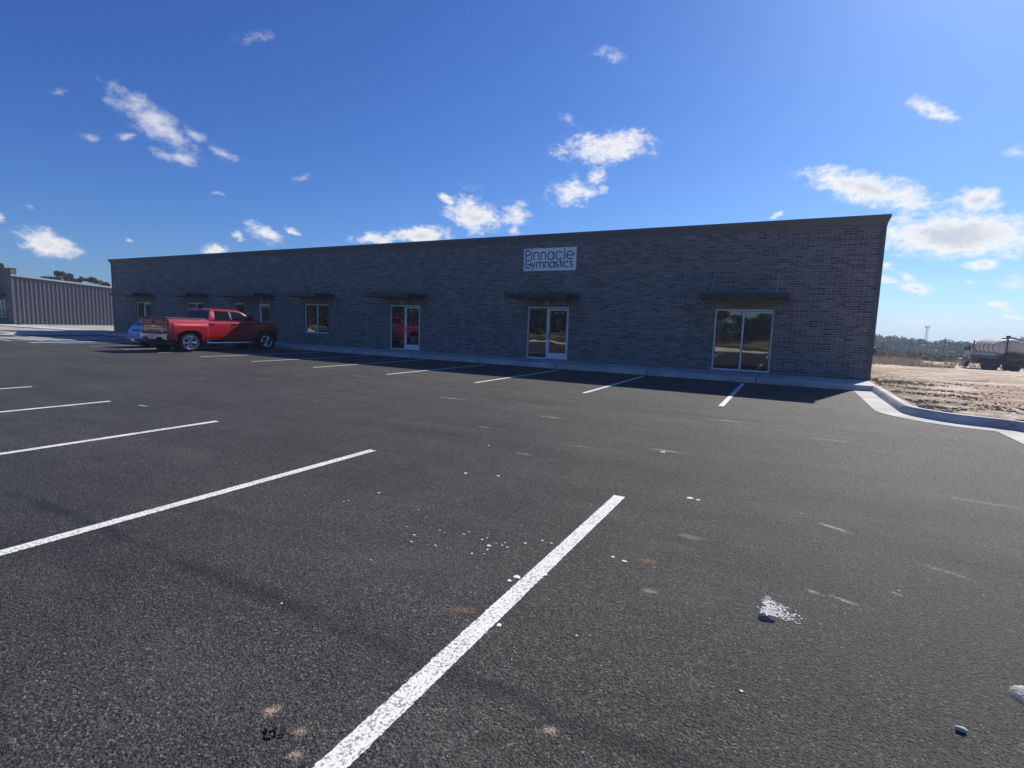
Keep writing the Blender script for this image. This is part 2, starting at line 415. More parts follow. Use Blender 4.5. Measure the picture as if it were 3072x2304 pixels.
# clods and bark lumps on the dirt beside the kerb
ico_v = [(0,0,1),(.89,0,.45),(.28,.85,.45),(-.72,.53,.45),(-.72,-.53,.45),(.28,-.85,.45),(.72,.53,-.45),(-.28,.85,-.45),(-.89,0,-.45),(-.28,-.85,-.45),(.72,-.53,-.45),(0,0,-1)]
ico_f = [(0,1,2),(0,2,3),(0,3,4),(0,4,5),(0,5,1),(1,6,2),(2,7,3),(3,8,4),(4,9,5),(5,10,1),(6,7,2),(7,8,3),(8,9,4),(9,10,5),(10,6,1),(11,7,6),(11,8,7),(11,9,8),(11,10,9),(11,6,10)]
m = MB()
for i in range(4200):
    y = rnd.uniform(-7.4, 2) if rnd.random() < .7 else rnd.uniform(-7.4, -6.9); x = interp(XK, y) + .16 + abs(rnd.gauss(0, 1.3))
    if noise.noise((x*.9, y*.9, 4)) < -.12 or (y < -6.75 and x < 3.6 and y < -6.75 + (x-2.6)*-.05): continue
    r = rnd.uniform(.006, .034)*rnd.uniform(.5, 1)
    a = rnd.uniform(0, 6.3); ca, sa = math.cos(a), math.sin(a); ex = rnd.uniform(1, 2.6)
    z = T(x, y) + .09
    vv = []
    for v in ico_v:
        q = rnd.uniform(.7, 1.25) * r
        px, py = v[0]*q*ex, v[1]*q
        vv.append((x + px*ca - py*sa, y + px*sa + py*ca, z + v[2]*q*.7 + .01))
    m.add(vv, ico_f)
tag(m.build('dirt_clods', M['clod'], fix=False), 'brown clods and bark lumps scattered over the sandy dirt along the kerb', 'clods', kind='stuff')

# ------------------------------------------------------------------ pavement, kerbs
tag(MB().box(-37.3, 2.03, -2.0, .15, -.3, .15).build('pavement', M['walk'], bevel=.015), kind='structure')

def sweep(path, prof, name, mat):
    path = [Vector((p[0], p[1], 0)) for p in path]; rows = []
    for i, p in enumerate(path):
        a = (path[i]-path[i-1]).normalized() if i else None
        b = (path[i+1]-path[i]).normalized() if i < len(path)-1 else None
        d = ((a or b) + (b or a)).normalized()
        n = Vector((d.y, -d.x, 0)); k = 1.0
        if a and b: k = 1 / max(.5, n.dot(Vector((a.y, -a.x, 0))))
        rows.append([(p.x + n.x*o*k, p.y + n.y*o*k, z) for o, z in prof])
    m = MB().grid(rows); nc = len(prof)
    m.f.append(tuple(range(nc))); m.f.append(tuple((len(rows)-1)*nc + j for j in range(nc-1, -1, -1)))
    return m.build(name, mat, smooth_deg=40)
def roundpath(pts, r=.0, n=5):
    out = [pts[0]]
    for a, b, c in zip(pts, pts[1:], pts[2:]):
        a, b, c = Vector(a), Vector(b), Vector(c)
        rr = min(r, (a-b).length*.45, (c-b).length*.45)
        p, q = b + (a-b).normalized()*rr, b + (c-b).normalized()*rr
        for i in range(n+1):
            t = i/n; out.append(tuple(p*(1-t)**2 + b*2*t*(1-t) + q*t*t))
    return out + [pts[-1]]
PROF = [(.40, .006), (.02, .016), (-.005, .06), (-.025, .135), (-.05, .155), (-.165, .152), (-.185, .13), (-.185, -.15), (.40, -.15)]
kp = roundpath([(1.9, -2.004), (1.9, -6.3), (2.45, -6.98), (3.31, -7.12), (3.31, -22.5)], .55)
tag(sweep(kp, PROF, 'kerb', M['kerb']), kind='structure')
kp2 = roundpath([(-70, -6.6), (-37.6, -6.6), (-37.28, -5.9), (-37.28, -2.004)], .6)
tag(sweep(kp2, PROF, 'kerb', M['kerb']), kind='structure')
tag(sweep([(3.5, -22.4), (-78, -22.4)], PROF, 'kerb', M['kerb']), kind='structure')
# raised island between the two buildings: soil, then the strip of paving
rows = []
for y in frange(-6.42, 30, .6):
    r = []
    for x in frange(-75, -37.46, .8) + ([-37.46] if True else []):
        if y > -.1 and x > -39.6: pass
        r.append((x, y, .13 + .03*noise.noise((x*.6, y*.6, 2)) - .02*smooth(2, 9, y)))
    rows.append(r)
M['island'] = make_concrete('pale_island_soil', (.40,.37,.32))
tag(MB().grid(rows).build('soil', M['island'], smooth_deg=60, fix=False), kind='structure')
tag(MB().box(-75, -37.42, -2.0, -.2, -.1, .175).build('path', M['kerb'], bevel=.01), kind='structure')
tag(MB().box(-54.3, -53.75, .2, 22, -.1, .19).build('path', M['kerb'], bevel=.01), kind='structure')

# ------------------------------------------------------------------ painted lines
LINE_W = .094
def line(x0, y0, x1, y1, w, z, mat):
    """thin painted strip with slightly ragged edges"""
    a, b = Vector((x0, y0)), Vector((x1, y1)); d = (b-a).normalized(); n = Vector((-d.y, d.x)); L = (b-a).length
    R = random.Random(int((x0*31+y0*17+x1)*100)); k = max(2, int(L/(.012 if y1 < -15 else .05))); L1 = []; L2 = []
    for i in range(k+1):
        p = a + d*L*i/k
        if i in (0, k): p = p + d*R.uniform(-.008, .008)
        q = p + n*(w/2 + R.gauss(0, .0016)); r = p - n*(w/2 + R.gauss(0, .0016))
        L1.append((q.x, q.y, z)); L2.append((r.x, r.y, z))
    return MB().grid([L2, L1])
near_lab = ['wide white parking line nearest the camera, running off the bottom edge', 'white parking line second from the camera in the open row at left', 'white parking line third from the camera in the open row at left',
            'white parking line fourth from the camera in the open row at left', 'short stub of white parking line farthest off in the open row at left edge', 'white parking line beyond the left edge in the open row']
for i in range(6):
    x = -1.166 - 2.743*i + .005*i
    tag(line(x, -13.83, x, -19.2, LINE_W, .004, M['line']).build('parking_line', M['line']), near_lab[i], 'parking line', 'parking lines of the open row')
FX = [-1.08, -3.83, -6.57, -9.31, -12.06, -14.8, -17.45, -19.95, -22.3, -24.75, -27.35]
fl = ['white parking line in front of the big end window, nearest the right kerb', 'white parking line between the big end window and the suite door under the sign', 'white parking line in front of the suite door under the sign',
      'white parking line just left of the door under the sign', 'white parking line between the door under the sign and the next door to its left', 'white parking line in front of the door without a sign left of centre',
      'white parking line right of the red pickup, leading toward the twin window', 'white parking line along the right flank of the red pickup', 'white parking line between the red pickup and the blue car',
      'white parking line on the left of the blue car', 'white parking line beside the blue painted access aisle']
for x, lb in zip(FX, fl):
    tag(line(x, -7.54, x, -2.42, LINE_W, .004, M['line']).build('parking_line', M['line']), lb, 'parking line', 'parking lines along the building')
acc = empty('accessible_marking', (-31, -7, 0), 'white outlined and hatched access aisle with blue border at far left of the lot', 'floor marking')
mm = MB()
for a in ((-30.1, -8.2, -30.1, -2.6), (-34.6, -8.2, -34.6, -2.6), (-30.1, -8.2, -34.6, -8.2)):
    q = line(*a, .12, .004, None); mm.add(q.v, q.f)
mm.build('outline', M['line'], acc)
mm = MB()
for k in range(9):
    y = -7.9 + k*.6
    q = line(-34.4, y, -30.3, y + .9, .26, .0042, None); mm.add(q.v, q.f)
mm.build('hatching', M['line'], acc)
line(-28.5, -8.15, -28.5, -2.6, .5, .0036, None).build('blue_band', M['blue_line'], acc)

# ------------------------------------------------------------------ buildings
def wall_open(x0, x1, z0, z1, ops, y0, y1):
    X = sorted({x0, x1, *[o[0] for o in ops], *[o[1] for o in ops]}); Z = sorted({z0, z1, *[o[2] for o in ops], *[o[3] for o in ops]})
    m = MB(); nx, nz = len(X), len(Z)
    for y in (y0, y1): m.v += [(x, y, z) for z in Z for x in X]
    hole = lambda i, j: i < 0 or j < 0 or i >= nx-1 or j >= nz-1 or any(o[0] <= X[i]+1e-6 and X[i+1] <= o[1]+1e-6 and o[2] <= Z[j]+1e-6 and Z[j+1] <= o[3]+1e-6 for o in ops)
    B = nx*nz
    for j in range(nz-1):
        for i in range(nx-1):
            if hole(i, j): continue
            a, b, c, d = j*nx+i, j*nx+i+1, (j+1)*nx+i+1, (j+1)*nx+i
            m.f += [(a, b, c, d), (d+B, c+B, b+B, a+B)]
            if hole(i-1, j): m.f.append((d, d+B, a+B, a))
            if hole(i+1, j): m.f.append((b, b+B, c+B, c))
            if hole(i, j-1): m.f.append((a, a+B, b+B, b))
            if hole(i, j+1): m.f.append((c, c+B, d+B, d))
    return m

FD = .055   # frames sit this far behind the brick face
def frame_mb(x0, x1, z0, z1, bars=(), w=.05, bottom=True):
    m = MB().box(x0, x0+w, FD, FD+.1, z0, z1).box(x1-w, x1, FD, FD+.1, z0, z1).box(x0+w, x1-w, FD, FD+.1, z1-w, z1)
    if bottom: m.box(x0+w, x1-w, FD, FD+.1, z0, z0+w)
    for bx in bars: m.box(bx-w/2, bx+w/2, FD, FD+.1, z0+(w if bottom else 0), z1-w)
    return m
def window(root, x0, x1, z0, z1, bars):
    f = frame_mb(x0, x1, z0, z1, bars).build('window', M['alu'], root)
    xs_ = [x0+.05] + [q for b in bars for q in (b-.025, b+.025)] + [x1-.05]
    m = MB()
    for a, b in zip(xs_[::2], xs_[1::2]): m.box(a, b, FD+.045, FD+.06, z0+.05, z1-.05)
    m.build('pane', M['glass'], f)
    m = MB()
    for a, b in zip(xs_[::2], xs_[1::2]):
        m.box(a, a+.012, FD+.03, FD+.044, z0+.05, z1-.05).box(b-.012, b, FD+.03, FD+.044, z0+.05, z1-.05).box(a+.012, b-.012, FD+.03, FD+.044, z1-.062, z1-.05)
    m.build('gasket', M['black'], f)
def text_mb(txt, size, x, y, z):
    cu = bpy.data.curves.new('t', 'FONT'); cu.body = txt; cu.size = size; cu.align_x = 'CENTER'
    o = bpy.data.objects.new('t', cu); COL.objects.link(o)
    dg = bpy.context.evaluated_depsgraph_get(); me = o.evaluated_get(dg).to_mesh()
    m = MB().add([(v.co.x + x, y, v.co.y + z) for v in me.vertices], [tuple(p.vertices) for p in me.polygons])
    o.evaluated_get(dg).to_mesh_clear(); COL.objects.unlink(o); bpy.data.objects.remove(o); bpy.data.curves.remove(cu)
    return m
def door(root, x0, x1, z0, z1, dx, txt):
    """aluminium storefront: sidelight from x0 to dx, glazed door leaf from dx to x1"""
    side = dx - x0 > .1
    f = frame_mb(x0, x1, z0, z1, (dx,) if side else (), bottom=False)
    if side: f.box(x0+.05, dx-.025, FD, FD+.1, z0, z0+.05)
    f = f.build('door', M['alu'], root)
    if side:
        MB().box(x0+.05, dx-.025, FD+.045, FD+.06, z0+.05, z1-.05).build('sidelight_pane', M['glass'], f)
    a, b = (dx+.025 if side else x0+.05)+.006, x1-.056
    t, bt, s = z1-.06, z0+.015, .055
    MB().box(a, a+s, FD+.02, FD+.065, bt, t).box(b-s, b, FD+.02, FD+.065, bt, t).box(a+s, b-s, FD+.02, FD+.065, t-.075, t).box(a+s, b-s, FD+.02, FD+.065, bt, bt+.23).build('door_leaf', M['alu'], f)
    MB().box(a+s, b-s, FD+.04, FD+.05, bt+.23, t-.075).build('door_pane', M['glass'], f)
    MB().box(a+s, b-s, FD+.005, FD+.012, 1.14, 1.16).build('push_bar', M['rod'], f)
    MB().tube([(a+s*.8, FD+.018, 1.17), (a+s*.8, FD-.02, 1.17), (a+s*.8, FD-.02, .93), (a+s*.8, FD+.018, .93)], .011).build('handle', M['black'], f)
    MB().box(a+.02, b-.01, FD+.004, FD+.018, t-.02, t+.045).build('closer', M['alu_shade'], f)
    for wd, dx_ in zip(txt.split(), (-.075, .165)): text_mb(wd, .115, (a+b)/2+dx_, FD+.036, t-.20).build('lettering', M['white'], f, fix=False)
def awning(root, x0, x1, z0=2.40, z1=2.56, d=1.22, top=3.27):
    m = MB()
    m.box(x0, x1, -d, -d+.05, z0, z1).box(x0, x0+.05, -d+.05, -.003, z0, z1).box(x1-.05, x1, -d+.05, -.003, z0, z1).box(x0+.05, x1-.05, -d+.05, -.003, z0+.06, z0+.085)
    for k in range(1, int((x1-x0)/.25)):
        xx = x0 + k*(x1-x0)/int((x1-x0)/.25); m.box(xx-.012, xx+.012, -d+.05, -.003, z0+.085, z0+.12)
    a = m.build('awning', M['awning'], root)
    for x in (x0+.33, x1-.32):
        MB().tube([(x, -d+.06, z1-.01), (x, -.015, top)], .013).build('support_rod', M['rod'], a)
def corrugated(p0, p1, z0, ztop0, ztop1, nrm, pitch=.28, h=.034):
    """ribbed steel wall from p0 to p1 (xy), ribs standing proud along nrm"""
    p0, p1, n = Vector(p0), Vector(p1), Vector(nrm); L = (p1-p0).length; d = (p1-p0)/L
    s = []; t = 0
    while t < L:
        for a, o in ((0, 0), (.10, 0), (.125, .35), (.145, 0), (.185, 0), (.22, 1), (.255, 1)):
            if t + a < L: s.append((t+a, o*h))
        t += pitch
    s.append((L, 0))
    return MB().grid([[(p0.x+d.x*a+n.x*o, p0.y+d.y*a+n.y*o, z0) for a, o in s], [(p0.x+d.x*a+n.x*o, p0.y+d.y*a+n.y*o, ztop0+(ztop1-ztop0)*a/L) for a, o in s]])
def cornice(x0, x1, yb):
    rows = []
    for o, z in ((.004, 4.495), (.030, 4.50), (.032, 4.545), (.045, 4.555), (.065, 4.60), (.115, 4.675), (.135, 4.69), (.138, 4.755), (.12, 4.775), (-.08, 4.775), (-.10, 4.60)):
        o2 = o*.55
        rows.append([(x0-o2, yb, z), (x0-o2, -o, z), (x1+o2, -o, z), (x1+o2, yb, z)])
    return MB().grid(rows)

bld = empty('commercial_building', (-18.6, 0, 0), 'long single storey dark grey brick shop building with seven flat awnings and glass doors', 'building')
XL, XR = -39.35, 2.07
ops = [(-2.25, -.54, .17, 2.13), (-9.01, -7.30, .155, 2.12), (-15.86, -14.17, .155, 2.11), (-21.31, -19.65, .70, 2.10), (-26.80, -25.95, .70, 2.09), (-24.77, -23.90, .155, 2.09), (-31.12, -29.46, .70, 2.08), (-36.58, -34.94, .155, 2.08)]
wall_open(XL, XR, .0, 4.52, ops, 0, .22).build('brick_wall', M['brick'], bld)
cornice(XL, XR, .35).build('cornice', M['cornice'], bld, smooth_deg=25)
for a in (XL, XR-.10):
    MB().box(a-.006, a+.106, -.018, .3, .14, 4.497).build('corner_trim', M['trim'], bld)
for x in (-3.02, -12.6, -22.6):
    MB().box(x-.006, x+.006, -.0025, .05, .16, 4.49).build('control_joint', M['trim'], bld)
window(bld, *ops[0], (-1.40,)); window(bld, *ops[3], (-20.46,)); window(bld, *ops[4], ()); window(bld, *ops[6], (-30.27,))
door(bld, *ops[1], -8.185, 'Suite 33'); door(bld, *ops[2], -15.035, 'Suite 32'); door(bld, *ops[5], -24.77, 'Suite 31'); door(bld, *ops[7], -35.74, 'Suite 30')
for a, b in ((-2.62, -.17), (-9.37, -6.94), (-16.22, -13.80), (-21.68, -19.25), (-27.2, -23.47), (-31.5, -29.08), (-36.95, -34.53)):
    awning(bld, a, b)
for x in (-8.215, -15.125, -24.5, -35.8):
    MB().box(x-.135, x+.135, -.055, 0.01, 2.15, 2.325).build('entrance_light', M['box'], bld, bevel=.012)
corrugated((XR-.05, .3), (XR-.05, 20), -.6, 4.0, 3.2, (1, 0)).build('side_wall', M['panel'], bld)
corrugated((XL+.05, .3), (XL+.05, 20), -.6, 4.0, 3.2, (-1, 0)).build('side_wall', M['panel'], bld)
corrugated((XL+.05, 20), (XR-.05, 20), -1.0, 3.2, 3.2, (0, 1)).build('back_wall', M['panel'], bld)
MB().add([(XL+.02, .225, 4.04), (XR-.02, .225, 4.04), (XR-.02, 20.2, 3.22), (XL+.02, 20.2, 3.22), (XL+.02, .225, 4.0), (XR-.02, .225, 4.0), (XR-.02, 20.2, 3.18), (XL+.02, 20.2, 3.18)],
         [(0,1,2,3),(7,6,5,4),(0,4,5,1),(1,5,6,2),(2,6,7,3),(3,7,4,0)]).build('roof', M['roof'], bld)
MB().box(XR-.02, XR+.155, .8, .95, .88, 1.08).build('meter_box', M['trim'], bld, bevel=.01)

b2 = empty('metal_sided_building', (-62, 0, 0), 'low building with ribbed steel side wall and brick front at far left', 'building')
X2 = -54.5
o2 = [(-57.6, -55.93, .70, 2.10)]
wall_open(-72, X2, 0, 4.52, o2, 0, .35).build('brick_wall', M['brick'], b2)
MB().box(-72.05, X2+.03, -.03, .37, 4.52, 4.60).build('coping', M['cornice'], b2)
window(b2, *o2[0], (-56.77,)); awning(b2, -58.0, -55.55)
corrugated((X2+.006, .10), (X2+.006, 22), .15, 3.93, 2.65, (1, 0), .28, .05).build('side_wall', M['panel'], b2)
MB().box(X2+.002, X2+.06, -.02, .099, .15, 3.96).build('corner_trim', M['panel'], b2)
MB().prism([(-.02, 3.97), (22.2, 2.58), (22.2, 2.72), (-.02, 4.09)], 'x', X2+.004, X2+.12).build('rake_trim', M['roof'], b2)
MB().add([(-72, .36, 4.04), (X2, .36, 4.04), (X2, 22.2, 2.70), (-72, 22.2, 2.70), (-72, .36, 3.93), (X2, .36, 3.93), (X2, 22.2, 2.57), (-72, 22.2, 2.57)],
         [(0,1,2,3),(7,6,5,4),(0,4,5,1),(1,5,6,2),(2,6,7,3),(3,7,4,0)]).build('roof', M['roof'], b2)
MB().box(-72, X2-.1, 20, 22, -.2, 2.5).build('back_wall', M['panel'], b2)

# ------------------------------------------------------------------ sign with stroke lettering
def arc(cx, cz, rx, rz, a0, a1, n=18):
    return [(cx + rx*math.cos(math.radians(a0+(a1-a0)*i/n)), cz + rz*math.sin(math.radians(a0+(a1-a0)*i/n))) for i in range(n+1)]
def glyph(ch, x, w, X, C):
    """strokes; x left edge, w width, X x-height, C cap/ascender height, baseline 0"""
    r = w/2
    if ch == 'P': return [[(x, 0), (x, C), (x+w-C*.27, C)] + arc(x+w-C*.27, C*.73, C*.27, C*.27, 90, -90)[1:] + [(x, C*.46)]]
    if ch == 'i': return [[(x, 0), (x, X)], [(x, X*1.22), (x, X*1.38)]]
    if ch == 'l': return [[(x, 0), (x, C)]]
    if ch == 'n': return [[(x, 0), (x, X)], [(x, X*.55)] + arc(x+r, X-r*.92, r, r*.92, 170, 0) + [(x+w, 0)]]
    if ch == 'm':
        q = w/4
        return [[(x, 0), (x, X)], arc(x+q, X-q*.95, q, q*.95, 180, 0) + [(x+2*q, 0)], arc(x+3*q, X-q*.95, q, q*.95, 180, 0) + [(x+w, 0)]]
    if ch == 'a': return [arc(x+r, X/2, r, X/2, 0, 360, 30), [(x+w, 0), (x+w, X)]]
    if ch == 'c': return [arc(x+r, X/2, r, X/2, 42, 318, 26)]
    if ch == 'e': return [[(x, X/2), (x+w, X/2)] + arc(x+r, X/2, r, X/2, 0, 322, 30)[1:]]
    if ch == 'G': return [arc(x+r, C/2, r, C/2, 38, 352, 32) + [(x+w, C*.46), (x+r*.7, C*.46)]]
    if ch == 'y': return [[(x, X), (x+r, 0)], [(x+w, X), (x+w*.22, -X*.42)]]
    if ch == 's':
        q = X*.26
        return [arc(x+r, X-q, r*.92, q, 25, 180, 10) + arc(x+r, X-q, r*.92, q, 180, 270, 6)[1:] + arc(x+r, q, r, q, 90, 0, 6)[1:] + arc(x+r, q, r, q, 0, -155, 10)[1:]]
    if ch == 't': return [[(x+r, 0), (x+r, C*.93)], [(x, X), (x+w, X)]]
def ribbon(m, pts, w, y):
    P = [Vector(p) for p in pts]; L = []; R = []
    for i, p in enumerate(P):
        a = (P[i]-P[i-1]).normalized() if i else None; b = (P[i+1]-P[i]).normalized() if i < len(P)-1 else None
        d = ((a or b) + (b or a)).normalized(); n = Vector((-d.y, d.x)); k = 1
        if a and b: k = 1/max(.45, n.dot(Vector((-a.y, a.x))))
        L.append(p + n*w/2*k); R.append(p - n*w/2*k)
    n = len(P)
    m.add([(q.x, y, q.y) for q in L] + [(q.x, y, q.y) for q in R], [(i, i+1, n+i+1, n+i) for i in range(n-1)])
sg = empty('shop_sign', (-8.17, -.02, 3.45), 'white rectangular board reading Pinnacle Gymnastics on the brick above an awning', 'sign')
SX0, SX1, SZ0, SZ1 = -9.23, -7.11, 3.45, 4.28
MB().box(SX0, SX1, -.022, .002, SZ0, SZ1).build('board', M['sign'], sg)
kx = (SX1-SX0)/1722.0; px = lambda v: SX0 + (v-258)*kx
m = MB()
for ch, a, b in (('P',326,466),('i',520,520),('n',598,758),('n',836,998),('a',1070,1266),('c',1338,1540),('l',1612,1612),('e',1680,1896)):
    for stn in glyph(ch, px(a), (b-a)*kx, .282, .358 if ch != 'l' else .385):
        ribbon(m, [(u, SZ0+.405+v) for u, v in stn], .041, -.0245)
for ch, a, b in (('G',314,506),('y',532,652),('m',702,926),('n',978,1096),('a',1146,1292),('s',1328,1418),('t',1452,1524),('i',1562,1562),('c',1612,1756),('s',1794,1886)):
    for stn in glyph(ch, px(a), (b-a)*kx, .205, .282):
        ribbon(m, [(u, SZ0+.118+v) for u, v in stn], .040, -.0245)
m.build('lettering', M['ink'], sg, fix=False)

# ------------------------------------------------------------------ vehicles
def shell(ys, zlo, zhi, hw, nz=10, nx=6, crown=.0):
    m = MB(); S = {}
    for s in (1, -1):
        rows = []
        for y in ys:
            a, b = zlo(y), zhi(y); r = []
            for j in range(nz+1):
                z = a + (b-a)*j/nz; r.append((s*hw(y, z), y, z))
            rows.append(r)
        S[s] = rows; m.grid(rows)
    top = []; bot = []
    for i, y in enumerate(ys):
        w = S[1][i][-1][0]; z = zhi(y); top.append([(w*(2*k/nx-1), y, z + crown*(1-(2*k/nx-1)**2)) for k in range(nx+1)])
        w0 = S[1][i][0][0]; bot.append([(-w0, y, zlo(y)), (w0, y, zlo(y))])
    m.grid(top); m.grid(bot)
    for i in (0, -1):
        L, R = S[-1][i], S[1][i]; n = len(L)
        m.add(L+R, [(j, j+1, n+j+1, n+j) for j in range(n-1)])
        # fill between the top edge and the crowned deck
        t = top[i]; m.add(t, [tuple(range(len(t)))])
    # weld
    import bmesh
    bm = bmesh.new(); vs = [bm.verts.new(v) for v in m.v]
    for f in m.f:
        try: bm.faces.new([vs[k] for k in f])
        except ValueError: pass
    bmesh.ops.remove_doubles(bm, verts=bm.verts, dist=1e-4); bmesh.ops.dissolve_degenerate(bm, edges=bm.edges, dist=1e-5)
    bm.verts.ensure_lookup_table(); bm.verts.index_update()
    o = MB(); o.v = [tuple(v.co) for v in bm.verts]; o.f = [tuple(v.index for v in f.verts) for f in bm.faces]; bm.free()
    return o
def side_patch(pts, hw, s, off, th=.0, nu=6, nv=5):
    """pts: 4 corners (y,z) bottom-rear, bottom-front, top-front, top-rear on body side s"""
    (a, b, c, d) = [Vector(p) for p in pts]; rows = []
    for j in range(nv+1):
        v = j/nv; r = []
        for i in range(nu+1):
            u = i/nu; p = (a*(1-u)+b*u)*(1-v) + (d*(1-u)+c*u)*v
            r.append((s*(hw(p.x, p.y)+off), p.x, p.y))
        rows.append(r)
    return MB().grid(rows)
def wheel(root, x, y, R, W, rimR, s, spokes=6, rim_mat='chrome', dual=False):
    w = bpy.data.objects.new('wheel', None); COL.objects.link(w); w.parent = root; w.location = (x, y, R); w.empty_display_size = .2
    h = W/2
    MB().lathe([(-h*.75, rimR), (-h, rimR+.03), (-h, R-.06), (-h*.8, R-.012), (-h*.5, R), (h*.5, R), (h*.8, R-.012), (h, R-.06), (h, rimR+.03), (h*.75, rimR), (-h*.75, rimR)], 40).build('tyre', M['rubber'], w, 40)
    m = MB(); o = s*h
    m.lathe([(o*.93, rimR+.012), (o*.98, rimR-.005), (o*.9, rimR-.025), (-o*.5, rimR-.05), (-o*.6, .05), (-o*.6, 0)], 40)
    for k in range(spokes):
        for dl in (-.16, .16):
            a = 2*PI*k/spokes; p0 = (o*.78, .045*math.cos(a), .045*math.sin(a)); p1 = (o*.84, (rimR-.02)*math.cos(a+dl), (rimR-.02)*math.sin(a+dl))
            m.tube([p0, p1], .026 if spokes < 9 else .02, 6)
    m.lathe([(o*.55, .075), (o*.86, .07), (o*.9, .05), (o*.92, 0)], 16)
    m.build('rim', M[rim_mat], w, 35)
    MB().lathe([(-o*.55, rimR-.06), (-o*.5, .0)], 24).build('brake_disc', M['chassis'], w)
    return w
def superarch(zc, r, yc, p=2.6, zx=1.0):
    def f(y):
        t = abs(y-yc)/r
        return zc + zx*r*(1-t**p)**(1/p) if t < 1 else -9
    return f

